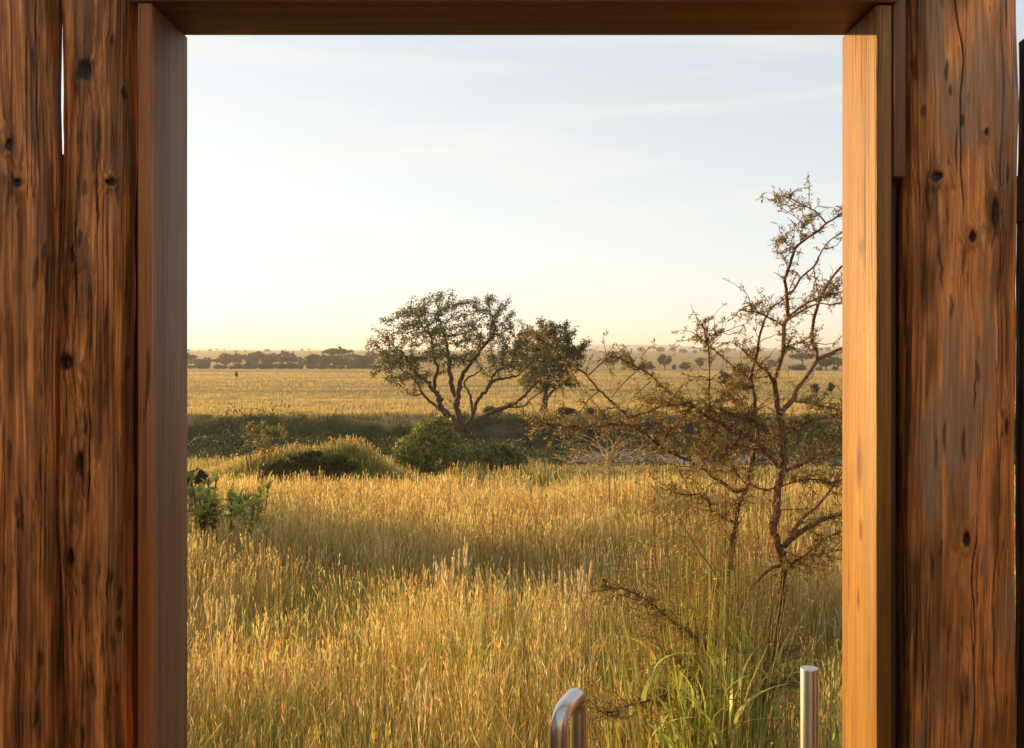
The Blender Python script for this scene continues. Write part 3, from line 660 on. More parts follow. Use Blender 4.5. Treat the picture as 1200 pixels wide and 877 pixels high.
# ------------------------------------------------------------------ broad-leaved plant at left
def mk_broad(px, v, y, h, label, seed):
    rng = np.random.default_rng(seed); top = P(px, v, y); z0 = float(ground_z(top[0], y)); base = np.array([top[0], y, z0])
    t = empty('broad_leaved_plant', base, label, 'plant', 'broad-leaved plants at the left edge')
    sg = Geo(); lg = Geo()
    for q in range(6):
        tp = top+np.array([rng.normal(0, .22), rng.normal(0, .16), -.05*q+rng.normal(0, .03)])
        s = smooth_line([base+rng.normal(0, .03, 3)*[1, 1, 0], (base+tp)/2+rng.normal(0, .04, 3), tp], 6); tube(sg, s, np.linspace(.014, .008, len(s)), 6)
        for j in range(17):
            f = 1-(j/17.)*.26; p = s[int(f*(len(s)-1))]; a = j*2.4; el = .1+1.2*((f-.7)/.3)**1.6 if f > .7 else .1
            d = np.array([math.cos(a)*math.cos(el), math.sin(a)*math.cos(el), math.sin(el)]); L_ = .20*(1.15-.35*f)*rng.uniform(.55, 1.3); W = L_*.22
            sd_ = nrm(np.cross(d, [0, 0, 1.])); up = np.cross(sd_, d); pts = []
            for u_, w_ in ((0, .15), (.25, .75), (.5, 1), (.75, .75), (1, .05)):
                c = p+d*L_*u_-np.array([0, 0, 1])*L_*.22*u_*u_
                pts += [c-sd_*W*w_+up*W*w_*.35, c, c+sd_*W*w_+up*W*w_*.35]
            Q = []
            for r in range(4):
                for c_ in range(2): b0 = r*3+c_; Q.append((b0, b0+1, b0+4, b0+3))
            lg.add(np.array(pts), Q, None, np.array([.36, .40, .10])*rng.uniform(.6, 1.25)*np.array([rng.uniform(.85, 1.25), 1, .9]))
    sg.build('stem', M_BARK, t, True, base); lg.build('foliage', M_BROAD, t, False, base)
mk_broad(240, 554, 11.9, 1.4, 'tallest pale green broad-leaved plant beside the left jamb', 61)
mk_broad(262, 570, 11.6, 1.3, 'middle broad-leaved plant of the green clump at left', 62)
mk_broad(290, 566, 11.8, 1.4, 'right-hand dark green broad-leaved plant of the left clump', 63)
mk_broad(308, 584, 11.4, 1.2, 'lowest broad-leaved plant, at the right end of the left clump', 64)
mk_broad(226, 572, 11.5, 1.2, 'broad-leaved plant half hidden behind the left jamb', 65)

# ------------------------------------------------------------------ thorn tree in front
def mk_thorn():
    rng = np.random.default_rng(12); Y0 = 4.5; k = Y0/F
    base = np.array([P(886, 877, Y0)[0], Y0, 0.])
    t = empty('thorn_tree', base, 'tall thorny acacia sapling with bare reddish branches standing right of the view', 'tree')
    wood = Geo(); twg = Geo(); lf = Geo(); th = Geo()
    def P3(p, d): return P(p[0], p[1], Y0+d)
    BR = [  # points (px), depth at start, depth at end, start and end radius px, leafiness
        ([(886, 1130), (884, 1000), (888, 900), (889, 864), (894, 809), (909, 764), (912, 733), (915, 708), (917, 683), (917, 658), (913, 642), (908, 625), (909, 600), (912, 570), (917, 553), (919, 537), (918, 520), (917, 503), (913, 487)], 0, 0, 8.5, 6.2, .25),
        ([(913, 487), (910, 470), (908, 453), (907, 447)], 0, -.04, 5.0, 4.4, .4),
        ([(907, 447), (898, 435), (888, 428), (884, 418)], -.04, -.15, 3.2, 1.5, .9),
        ([(907, 447), (915, 423), (918, 407), (919, 382), (923, 372), (922, 357), (921, 340), (920, 328), (925, 313), (930, 298), (933, 290), (945, 280), (957, 272), (968, 262), (977, 257), (987, 250), (1004, 240)], -.04, -.3, 3.9, 1.3, .55),
        ([(968, 262), (958, 250), (950, 245), (935, 237), (925, 232), (915, 230), (907, 235)], -.28, -.4, 1.3, .6, 1.3),
        ([(933, 290), (925, 288), (918, 282), (912, 274)], -.22, -.1, 1.2, .5, 1.5), ([(938, 285), (940, 270), (943, 262), (950, 256)], -.22, -.35, 1.1, .5, 1.5),
        ([(920, 328), (912, 322), (906, 319)], -.2, -.1, 1.1, .5, .3), ([(925, 313), (918, 303), (917, 300)], -.2, -.1, 1, .5, .3),
        ([(922, 345), (930, 340), (937, 328), (945, 320), (954, 312), (960, 300), (966, 290), (975, 280), (988, 272), (1000, 262)], -.2, .2, 2.2, .9, .5),
        ([(913, 487), (920, 478), (930, 467), (933, 457), (947, 440), (958, 422), (972, 415), (987, 408), (1015, 398)], 0, .5, 5.2, 3.0, .35),
        ([(958, 422), (957, 413), (951, 397), (953, 380), (957, 362), (962, 348), (968, 337), (977, 323), (987, 312), (1004, 298)], .25, .1, 3.6, 2.2, .6),
        ([(923, 372), (943, 357), (958, 350), (975, 345), (995, 340)], -.2, .35, 2.3, 1.2, .7), ([(924, 374), (944, 362), (960, 356), (975, 357), (990, 355)], -.2, -.4, 1.9, .8, .7),
        ([(953, 312), (955, 325), (958, 340), (960, 350)], 0, .1, .9, .9, .6), ([(962, 348), (975, 340), (990, 330)], .15, .0, 1.3, .7, 1.6),
        ([(885, 525), (887, 505), (884, 485), (885, 467), (880, 450), (881, 438), (885, 423), (888, 407), (892, 387), (897, 373), (903, 362), (917, 352)], .25, .1, 4.2, 1.5, 1.0),
        ([(918, 382), (908, 376), (900, 372), (890, 367), (877, 365), (866, 363)], -.2, -.3, 2.0, .8, .9),
        ([(890, 367), (882, 358), (878, 355)], -.2, -.3, 1, .6, 1.2), ([(917, 407), (928, 404), (940, 402), (953, 400)], -.2, -.35, 1.2, .6, 1.8),
        ([(885, 423), (875, 415), (868, 408), (863, 404), (860, 395)], .2, .1, 1.8, .7, .6),
        ([(918, 556), (900, 532), (883, 517), (867, 508), (842, 495), (825, 487), (808, 475), (795, 468), (778, 455), (767, 445), (752, 433), (737, 425), (720, 418), (706, 420)], 0, .4, 4.4, 1.1, 1.35),
        ([(720, 418), (728, 410), (735, 406)], .4, .4, 1, .5, .5), ([(753, 434), (752, 418), (757, 412)], .38, .4, 1, .5, .6), ([(745, 436), (730, 450), (716, 467)], .38, .2, 1.2, .9, .1), ([(763, 447), (750, 458), (738, 470)], .35, .3, 1.1, .5, .1),
        ([(831, 490), (831, 478), (831, 455), (831, 430), (830, 410), (827, 392), (822, 377)], .1, -.1, 1.9, .9, 1.0),
        ([(829, 405), (836, 396), (838, 388)], -.05, -.1, .8, .4, 2.2), ([(829, 402), (820, 395), (813, 394)], -.05, 0, .8, .4, 2.2),
        ([(835, 408), (848, 420), (862, 432), (875, 442), (882, 448)], 0, .2, 1.0, 1.8, .3),
        ([(862, 577), (848, 567), (833, 557), (822, 547), (800, 537), (785, 530), (767, 518), (750, 502), (737, 490), (727, 480), (715, 468), (703, 458), (687, 440), (670, 427), (653, 413), (637, 400), (618, 388)], .3, -.3, 3.3, 1.1, .75),
        ([(690, 440), (700, 430), (713, 419), (722, 413)], -.15, -.2, 1.5, .9, .5), ([(703, 458), (690, 468), (682, 480), (677, 490)], -.1, -.2, 1.3, .7, .5), ([(675, 432), (664, 446), (655, 456)], -.2, -.3, 1.1, .6, .8),
        ([(737, 490), (755, 484), (775, 477), (795, 474), (812, 478)], 0, .2, 1.6, 1.5, 1.0), ([(720, 478), (710, 480), (702, 485)], -.05, -.1, 1, .5, .6),
        ([(752, 506), (735, 498), (715, 497), (690, 500), (662, 499), (640, 497), (620, 492)], 0, -.35, 2.2, .8, 1.6),
        ([(845, 990), (843, 900), (838, 850), (829, 800), (823, 745), (835, 695), (848, 677), (857, 653), (858, 633), (862, 613), (863, 600), (867, 590), (875, 570), (880, 545), (885, 525)], .25, .25, 6.5, 4.2, .5),
        ([(862, 613), (845, 606), (833, 598), (830, 587), (817, 580), (800, 580), (786, 576)], .25, .0, 2.8, .9, 1.0), ([(862, 577), (870, 574), (878, 572)], .3, .28, 3.5, 3.5, .3),
        ([(918, 640), (930, 622), (938, 610), (950, 600), (958, 593), (975, 572), (987, 553), (1004, 530)], 0, .3, 3.6, 1.6, .5),
        ([(919, 640), (933, 627), (958, 612), (975, 605), (987, 602), (1015, 592)], 0, -.2, 5.0, 3.2, .4),
        ([(918, 672), (930, 658), (950, 650), (970, 647), (995, 643)], 0, -.4, 3.4, 1.6, 1.6), ([(940, 654), (955, 640), (970, 630), (990, 622)], -.15, -.3, 2.2, 1.2, 1.8), ([(930, 660), (950, 663), (965, 665), (978, 662)], -.1, -.5, 1.2, .7, .3),
        ([(920, 552), (942, 543), (958, 535), (975, 530), (987, 528), (1015, 520)], 0, .3, 3.4, 2.2, 1.0),
        ([(930, 470), (950, 473), (967, 477), (987, 480), (1005, 482)], .05, .4, 2.0, 1.2, 1.6), ([(918, 512), (935, 500), (955, 492), (975, 488), (995, 478)], .05, -.3, 1.8, .9, 1.7),
        ([(912, 570), (900, 574), (888, 572), (878, 568)], 0, -.1, 2.0, 1.4, .7), ([(916, 570), (935, 564), (955, 562), (975, 566), (1000, 560)], 0, .2, 1.6, .8, 1.0), ([(914, 598), (930, 597), (948, 597)], 0, -.1, 1.2, .6, .3),
        ([(917, 662), (903, 667), (890, 678), (878, 692), (868, 712)], 0, -.1, 3.2, 2.0, .3), ([(898, 500), (885, 495), (872, 480), (860, 470), (845, 462)], .1, .4, 2.2, .9, 1.8), ([(870, 510), (855, 525), (838, 535), (820, 540)], .1, -.2, 1.8, .8, 1.8),
        ([(842, 495), (835, 510), (825, 520), (822, 532)], .15, 0, 1.6, .7, 1.9), ([(808, 475), (800, 490), (790, 500), (778, 508)], .2, 0, 1.5, .6, 1.9), ([(795, 468), (782, 470), (768, 468), (752, 470)], .25, .5, 1.4, .6, 2.0), ([(825, 487), (840, 470), (852, 458), (860, 450)], .15, .4, 1.4, .6, 1.6),
        ([(875, 570), (860, 550), (852, 530), (846, 512)], .3, .5, 2.0, .8, 1.7), ([(880, 545), (895, 535), (905, 520), (912, 505), (925, 495)], .28, .5, 2.0, .8, 1.5), ([(885, 500), (872, 490), (860, 488), (845, 480)], .2, .1, 1.5, .6, 1.8),
        ([(850, 820), (838, 775), (812, 745), (797, 735), (781, 724), (762, 705), (740, 694), (722, 689), (704, 684)], -.1, -.6, 2.6, .9, 1.5), ([(762, 705), (768, 718), (770, 728)], -.45, -.5, 1, .6, .8),
        ([(865, 850), (840, 818), (819, 813), (797, 814), (776, 817), (757, 822), (740, 826), (722, 832), (708, 838)], -.1, -.7, 3.0, 1.0, 1.5),
        ([(893, 815), (915, 800), (930, 795), (945, 800)], 0, -.3, 1.6, .8, 1.5), ([(905, 775), (920, 762), (933, 757)], 0, .2, 1.4, .8, 1.5), ([(890, 840), (880, 800), (878, 770), (885, 745)], 0, .2, 2, .8, 1.2), ([(845, 860), (800, 850), (780, 855)], 0, -.3, 1.6, .8, 1.2),
        ([(900, 790), (885, 770), (870, 765), (852, 755)], 0, -.2, 1.6, .8, 1.0), ([(819, 813), (815, 800), (805, 790), (790, 770), (775, 765)], -.3, -.5, 1.2, .6, 1.4)]
    pal = np.array([[.26, .23, .07], [.34, .26, .08], [.18, .18, .055], [.40, .26, .09]])
    P0 = []; P1 = []; RA = []; RB = []; LFp = []; LFd = []; TH0 = []; TH1 = []
    def spray(p, d, n=5, L=.035):
        """a feathery acacia leaf: short rachis with leaflets along it"""
        q = p+d*L; P0.append(p); P1.append(q); RA.append(.0009); RB.append(.0005)
        for i in range(n): f = (i+.5)/n; LFp.append(p+(q-p)*f); LFd.append(nrm(d+rng.normal(0, .8, 3)))
    for (pts, d0, d1, r0, r1, lv) in BR:
        n = len(pts); dd = np.linspace(0, 1, n)**1.1*(d1-d0)+d0
        s = smooth_line([P3(p, d) for p, d in zip(pts, dd)], 6); m = len(s)
        s[1:-1] += (np.stack([fbm(np.arange(m)*.45, np.zeros(m)+rng.uniform(0, 99), 7, 2)]*3, 1)[1:-1]-.5)*r0*k*.9*np.array([1, 1, .5])
        rs = np.linspace(r0*.66, r1*.58, m)*k; rs = rs*(1+.10*(vn(np.arange(m)*.5, rng.uniform(0, 99)+np.zeros(m), 3)-.3)); rs[-1] *= .6
        tube(wood, s, rs, 9 if r0 > 3 else 6, rough=.2 if r0 > 3 else .1, seed=int(rng.integers(99)))
        ln = np.cumsum(np.r_[0, np.linalg.norm(np.diff(s, axis=0), axis=1)]); tot = ln[-1]
        nn = int(tot*84*min(lv+.2, 1.4))
        for _ in range(nn):          # node: thorn pair, maybe leaf tuft, maybe side twig
            u = rng.uniform(.08 if r0 < 5 else .3, 1); i = min(int(u*(m-1)), m-2); p = s[i]+(s[i+1]-s[i])*rng.uniform(); ax = nrm(s[i+1]-s[i])
            if p[2] < .55: continue
            vv_ = HZ+(EYE-p[2])/p[1]*F; mid_ = 2.2 if 475 < vv_ < 610 else 1.0
            o_ = rng.normal(size=3); o_ = nrm(o_-ax*o_.dot(ax)); rr = rs[i]
            if rng.uniform() < .42:
                for sg in (1, -1): TH0.append(p+o_*sg*rr*.7); TH1.append(p+nrm(o_*sg+ax*.25+rng.normal(0, .15, 3))*(rr+rng.uniform(.014, .05)))
            if rng.uniform() < (.42 if mid_ < 2 else .5)*lv:
                for q in range(int(rng.integers(1, 4))): spray(p+o_*rr, nrm(o_+ax*.5+rng.normal(0, .5, 3)), 6, rng.uniform(.015, .04))
            if rng.uniform() < .30*min(lv*mid_, 2.2):   # side twig
                a = p.copy(); d = nrm(o_*.9+ax*.7+rng.normal(0, .2, 3)); L_ = rng.uniform(.04, .20)*(1.35 if mid_ > 2 else 1); st = 6
                for q in range(st):
                    b = a+d*L_/st; P0.append(a); P1.append(b); RA.append(.0020*(1-q/st*.6)); RB.append(.0020*(1-(q+1)/st*.6))
                    d = nrm(d+rng.normal(0, .32, 3)+np.array([0, 0, .05]))
                    if rng.uniform() < .75: 
                        for _q in range(int(rng.integers(0, 3))): spray(b, nrm(rng.normal(size=3)+d*.6), 6, rng.uniform(.014, .034))
                    if rng.uniform() < .3: TH0.append(b); TH1.append(b+nrm(rng.normal(size=3))*rng.uniform(.012, .03))
                    a = b
    wood.build('trunk', M_TBARK, t, True, base)
    segs(twg, np.array(P0), np.array(P1), np.array(RA), np.array(RB), 4); twg.build('twigs', M_TBARK, t, False, base)
    segs(th, np.array(TH0), np.array(TH1), np.full(len(TH0), .0011), np.full(len(TH0), .0002), 3); th.build('thorns', M_TBARK, t, False, base)
    n = len(LFp); leaves(lf, np.array(LFp), .0135, rng, pal[rng.integers(0, 4, n)]*rng.uniform(.7, 1.25, (n, 1)), .36, .2, np.array(LFd)); lf.build('foliage', M_THORNLEAF, t, False, base)
    print('thorn leaflets', n, 'twigs', len(P0))
mk_thorn()

# dry weed: bare stalks fanning out of one pale stem
def mk_weed():
    rng = np.random.default_rng(4); y = 13.2; top = P(713, 530, y); base = np.array([top[0], y, 0.])
    t = empty('dry_weed', base, 'dry leafless weed with thin stalks fanning from one pale straight stem', 'weed')
    g = Geo(); tube(g, smooth_line([base, (base+top)/2+np.array([.01, 0, 0]), top], 5), np.linspace(.022, .014, 11), 7); g.build('stem', M_DRY, t, True, base)
    g = Geo()
    for i in range(46):
        a = rng.uniform(-1.5, 1.3); L_ = rng.uniform(.2, .8); d = np.array([math.sin(a)*1.2, rng.normal(0, .6), math.cos(a)*.75+rng.normal(.05, .2)]); d = nrm(d)
        e = top+d*L_*[1, 1, .8]; m = (top+e)/2+rng.normal(0, .07, 3)
        c = np.array([.34, .23, .1])*rng.uniform(.6, 1.2); tp = top-np.array([0, 0, 1.])*rng.uniform(0, .35); e = e-(top-tp); m = m-(top-tp)+rng.normal(0, .05, 3); s = smooth_line([tp, m, e], 5); tube(g, s, np.linspace(.0045, .0022, len(s)), 4, c)
        for q in range(3): b = s[int(rng.integers(4, len(s)))]; tube(g, [b, b+nrm(rng.normal(size=3)+d)*rng.uniform(.1, .35)], [.0028, .0016], 3, c)
    g.build('stalks', M_DRY, t, True, base)
mk_weed()

# broad green reed blades round the foot of the thorn tree
def mk_reeds(name, label, px0, px1, y0, y1, n, seed, hl=(.9, 1.75)):
    global R
    keep = R; R = np.random.default_rng(seed); cx = ((px0+px1)/2-600)/F*(y0+y1)/2; base = np.array([cx, (y0+y1)/2, 0.]); g = Geo()
    y = R.uniform(y0, y1, n); px = R.normal((px0+px1)/2, (px1-px0)/4.2, n); x = (px-600)/F*y
    c = pick(np.array([[.34, .38, .07], [.42, .40, .09], [.24, .28, .05], [.48, .34, .11], [.30, .17, .06]]), n, .25)
    blades(g, x, y, R.uniform(*hl, n)*(1-.25*np.abs(px-(px0+px1)/2)/(px1-px0)), R.uniform(.007, .016, n), np.abs(R.normal(.08, .13, n)), R.uniform(0, 6.3, n), np.stack([c*.9, c], 1), seg=7, droop=.4)
    m = n//3; y = R.uniform(y0-.15, y1, m); x = (R.normal((px0+px1)/2, (px1-px0)/4.5, m)-600)/F*y; c = pick(np.array([[.40, .44, .10], [.50, .46, .14], [.34, .40, .08]]), m, .2)
    zb = R.uniform(.8, 1.5, m)
    blades(g, x, y, R.uniform(.10, .22, m), R.uniform(.010, .021, m), R.uniform(.2, 1.6, m), R.uniform(0, 6.3, m), np.stack([c, c*1.1], 1), z=zb, seg=6, droop=.25)
    R = keep
    tag(g.build(name, M_BROAD, None, False, base), label, 'reeds')
mk_reeds('reed_clump', 'bright green broad-bladed grass clump at the foot of the thorn tree', 735, 915, 3.9, 4.6, 950, 77, (1.0, 2.1))
mk_reeds('reed_clump', 'lower green grass clump right of the thorn trunk behind the upright steel pipe', 930, 1010, 4.0, 4.6, 130, 78, (.7, 1.2))

def mk_tangle():
    rng = np.random.default_rng(90); g = Geo(); n = 520
    for i in range(n):
        y = rng.uniform(4.2, 5.3); px = rng.normal(835, 52); vt = rng.uniform(490, 740) if i % 3 else rng.uniform(600, 800)
        tp = P(px+rng.normal(0, 16), vt, y); b = np.array([P(px, 800, y)[0]+rng.normal(0, .05), y+rng.normal(0, .08), 0.]); m = (b+tp)/2+rng.normal(0, .05, 3)
        c = np.array([[.40, .24, .09], [.50, .36, .14], [.30, .15, .06], [.33, .34, .08]][int(rng.integers(4))])*rng.uniform(.7, 1.2)
        s = smooth_line([b, m, tp], 4); tube(g, s, np.linspace(.0022, .0008, len(s)), 3, c, cap=False)
        for q in range(int(rng.integers(1, 5))):
            a = s[int(rng.integers(5, len(s)))]; d = nrm(np.array([rng.normal(), rng.normal(), rng.uniform(.1, 1.4)])); e = a+d*rng.uniform(.04, .16)
            tube(g, [a, (a+e)/2+rng.normal(0, .006, 3), e], [.0012, .001, .0006], 3, c, cap=False); leaves(g, np.array([a, e, (a+e)/2]), .022, rng, c*1.15, .3, .2)
    o = g.build('dry_tangle', M_GRASS, None, False, P(835, 877, 4.7)*[1, 1, 0]); tag(o, 'tangle of tall thin dry stalks growing up through the thorn tree', 'weeds')
mk_tangle()

# one long stalk bent across the thorn tree
g = Geo(); s = smooth_line([P(905, 1000, 4.0), P(870, 760, 4.0), P(843, 683, 4.0), P(815, 640, 3.95), P(790, 600, 3.9), P(755, 560, 3.85)], 8); tube(g, s, np.linspace(.0045, .001, len(s)), 5)
tag(g.build('bent_stalk', leaf_mat('green_stalk', .2, .5, (.22, .22, .06)), None, True), 'long thin green stalk leaning left out of the reeds', 'stalk')

# ------------------------------------------------------------------ the timber opening
def smooth_tab(tab, z):
    v = HZ-(z-EYE)*F/1.45
    return np.interp(v, [a for a, _ in tab], [b for _, b in tab])

def mk_log(name, label, cat, yf, edgeL, edgeR, z0, z1, knots, streaks, seed, tone, grp=None, flat=.0, coarse=False):
    """a debarked log, its outline read off at each height, with knots, checks and dark insect runs"""
    rng = np.random.default_rng(seed)
    if coarse: zs = np.linspace(z0, z1, 240); th = np.linspace(0, 2*np.pi, 97)[:-1]
    else:
        zs = np.concatenate([np.linspace(z0, 2.1, 60)[:-1], np.linspace(2.1, 3.4, 900), np.linspace(3.4, z1, 14)[1:]])
        th = np.concatenate([np.linspace(-np.pi*.08, np.pi*1.08, 260), np.linspace(np.pi*1.08, np.pi*1.92, 42)[1:-1]])
    # theta measured so that sin>0 faces the camera (-y)
    eL = smooth_tab(edgeL, zs); eR = smooth_tab(edgeR, zs)
    yc = yf+.05; xl = (eL-600)/F*yc; xr = (eR-600)/F*yc; rx = (xr-xl)/2; cx = (xr+xl)/2
    rx = rx*(1+.02*(fbm(zs*9, zs*0+seed, seed, 3)-.5)*2)
    Tt, Zz = np.meshgrid(th, zs); RX = rx[:, None]; CX = cx[:, None]
    ca, sa = np.cos(Tt), np.sin(Tt); p_ = 2.0+flat
    sup = (np.abs(ca)**p_+np.abs(sa)**p_)**(-1/p_)
    X = CX+RX*ca*sup; Yd = -RX*sa*sup*.92
    PX = 600+X/yc*F; V = HZ-(Zz-EYE)*F/yc; arc = Tt*RX*F/yc       # picture-like surface coordinates (px)
    disp = (fbm(arc*.03+seed, V*.0035, seed+1, 3)-.5)*.015+(fbm(arc*.22, V*.0045, seed+2, 3)-.5)*.0035
    gx = arc*.34+(fbm(arc*.03, V*.0035, seed+5, 2)-.5)*5
    warp = np.zeros_like(X); knotm = np.zeros_like(X); halo = np.zeros_like(X)
    for (kx, kv, kr, kh) in knots:
        dx = (PX-kx); dv = (V-kv); q = np.sqrt((dx/kr)**2+(dv/kh)**2)*(1+.55*(fbm(PX*.16+kx, V*.07, seed+9, 3)-.5)*2); q = np.where(sa > .05, q, 99)
        knotm = np.maximum(knotm, 1-sm(.55, 1.05, q)); halo = np.maximum(halo, np.exp(-(q/2.1)**2))
        warp += np.exp(-(q/2.5)**2)*np.sign(dx)*2.6
        disp += .0025*np.exp(-((q-1.2)/.9)**2)-.0028*np.exp(-(q/.8)**2)
    gx = gx-warp
    grain = fbm(gx, V*.0045, seed+3, 4); grain2 = fbm(gx*3.1, V*.018, seed+4, 3); big = fbm(arc*.035, V*.007, seed+6, 3)
    st = np.zeros_like(X)
    for _ in range(streaks):
        a = rng.uniform(eL.min(), eR.max()); b = rng.uniform(-20, 900); wd = rng.uniform(1.0, 2.8); hh = rng.uniform(7, 34)
        dx = PX-a-(fbm(V*.05, V*0+a, seed+7, 2)-.5)*5; q = np.sqrt((dx/wd)**2+((V-b)/hh)**2); st = np.maximum(st, (1-sm(.5, 1.15, q))*rng.uniform(.45, .95)*(sa > .05))
    crack = np.zeros_like(X)
    for _ in range(7):
        a = rng.uniform(0, arc.max()); b = rng.uniform(-50, 900); hh = rng.uniform(60, 330); dx = arc-a-(fbm(V*.012, V*0+a, seed+8, 3)-.5)*14
        crack = np.maximum(crack, (1-sm(.3, 1.3, np.abs(dx)))*(1-sm(.7, 1, np.abs(V-b)/hh)))
    disp -= .0035*crack+.0012*st
    nx = ca; ny = -sa
    X = X+nx*disp; Yy = yc+Yd+ny*disp
    light = np.array(tone[0]); dk = np.array(tone[1]); grey = np.array(tone[2])
    f = sm(.30, .72, grain)[..., None]; C = dk*(1-f)+light*f
    C = C*(.66+.68*grain2[..., None])*(.50+.95*sm(.25, .75, fbm(arc*.09, V*.012, seed+31, 4))[..., None])
    flk = sm(.66, .74, fbm(arc*.42, V*.035, seed+33, 3))*sm(.45, .6, fbm(arc*.06, V*.012, seed+34, 3)); C = C*(1-.6*flk[..., None])
    gz = sm(.52, .75, big)[..., None]*tone[3]; C = C*(1-gz)+grey*gz
    C = C*(1-.42*(halo*(.2+1.1*fbm(PX*.16, V*.06, seed+35, 3)))[..., None]); C = C*(1-(.92*knotm*(.80+.4*fbm(PX*.5, V*.3, seed+36, 3)))[..., None]); C = C*(1-.86*st[..., None]); C = C*(1-.88*crack[..., None])
    n, k = X.shape; i = np.arange(n-1)[:, None]*k; j = np.arange(k)[None]; j2 = (j+1) % k
    Vv = np.stack([X, Yy, Zz], -1).reshape(-1, 3); Q = np.stack([i+j, i+j2, i+k+j2, i+k+j], -1).reshape(-1, 4)
    top = np.array([[cx[-1], yc, zs[-1]+.012]]); Vv = np.concatenate([Vv, top]); jj = np.arange(k)
    T = np.stack([np.full(k, n*k), (n-1)*k+jj, (n-1)*k+(jj+1) % k], 1)
    g = Geo(); g.add(Vv, Q, T, np.concatenate([C.reshape(-1, 3), light[None]*.7]))
    base = np.array([cx[0], yc, z0]); o = g.build(name, M_LOG, None, True, base)
    return tag(o, label, cat, grp)
WARM = ((.66, .285, .085), (.33, .125, .036), (.27, .155, .08), .55)
WARM2 = ((.70, .31, .09), (.45, .185, .055), (.38, .25, .15), .8)
GP = 'upright logs of the wall'
mk_log('wall_log', 'cracked brown log at the far left edge, beyond the knotty one', 'log', 1.42, [(0, -60), (877, -50)], [(0, 64), (120, 66), (200, 70), (440, 69), (700, 68), (877, 70)], 0, 3.6,
       [(44, 222, 6, 8), (14, 206, 5, 10), (19, 395, 4, 10), (36, 180, 4, 9)], 46, 101, WARM, GP)
mk_log('wall_log', 'knotty brown log with dark knots, second from the left edge beside the opening', 'log', 1.44, [(0, 77), (100, 78), (180, 77), (300, 73), (440, 70), (600, 71), (700, 74), (877, 78)],
       [(0, 159), (80, 158), (180, 158), (250, 154), (440, 152), (600, 151), (720, 150), (877, 154)], 0, 3.6,
       [(114, 94, 8, 12), (140, 218, 5, 5), (102, 303, 5, 14), (93, 424, 9, 12), (108, 540, 6, 17), (97, 645, 6, 13), (85, 320, 4, 16)], 66, 102, WARM, GP)
mk_log('wall_log', 'thick brown log right of the sunlit jamb', 'log', 1.45, [(0, 1060), (300, 1058), (600, 1057), (877, 1057)], [(0, 1182), (120, 1184), (300, 1183), (440, 1181), (700, 1179), (877, 1177)], 0, 3.6,
       [(1079, 215, 7, 7), (1138, 262, 5, 22), (1154, 497, 4, 13), (1107, 620, 4, 11), (1128, 168, 3, 6), (1113, 285, 5, 7)], 34, 103, WARM2, GP, flat=.5)
mk_log('thin_pole', 'thin dark pole with its top showing at the far right edge', 'pole', 1.445, [(0, 1194), (877, 1191)], [(0, 1219), (877, 1217)], 0, 3.262, [], 14, 104, ((.07, .035, .02), (.035, .018, .01), (.05, .035, .025), .4), coarse=True)

M_JL = board_mat('grey_brown_jamb_timber', (.15, .072, .034), (.28, .14, .07), (.07, .045, .03), 'z', 1, .6, .68)
M_JF = board_mat('orange_brown_timber', (.30, .11, .03), (.44, .17, .05), (.05, .025, .015), 'z', 1, .55, .62)
M_JR = board_mat('pale_yellow_timber', (.20, .10, .016), (.31, .160, .027), (.14, .06, .02), 'z', 1, .5, .72)
M_LN = board_mat('dark_lintel_timber', (.16, .075, .035), (.24, .12, .06), (.05, .03, .02), 'x', 1, .6, .68)
M_BT = board_mat('dark_batten_and_gap_shade', (.05, .03, .02), (.09, .05, .03), (.02, .015, .01), 'z', 1, .8, .7)  # left batten, and the shade put into the gaps beside both jambs
M_PL = board_mat('brown_filler_timber', (.17, .09, .045), (.25, .135, .07), (.07, .04, .02), 'z', 1, .6, .66)
M_DK = board_mat('deck_boards', (.22, .13, .07), (.34, .20, .11), (.09, .05, .03), 'x', 1, .6, .7)
def bev(o, w_=.002, s=2):
    m = o.modifiers.new('bevel', 'BEVEL'); m.width = w_; m.segments = s; return o
def bx_obj(name, lo, hi, mat, parent=None, base=None, w_=.002):
    g = Geo(); box(g, lo, hi); o = g.build(name, mat, parent, False, base); return bev(o, w_)
YF, YB = 1.44, 1.59
fr = empty('window_frame', (0, 1.5, 1.3), 'open timber window frame of two jambs and a dark lintel framing the savanna', 'frame'); B0 = (0, 1.5, 1.3)
bx_obj('jamb', (-.5395, YF, 1.3), (-.518, YB, 3.299), M_JL, fr, B0)
jr = bx_obj('jamb', (.527, YF, 1.3), (.5495, YB, 3.299), M_JR, fr, B0); jr['label'] = 'pale yellow jamb lit by the sun'
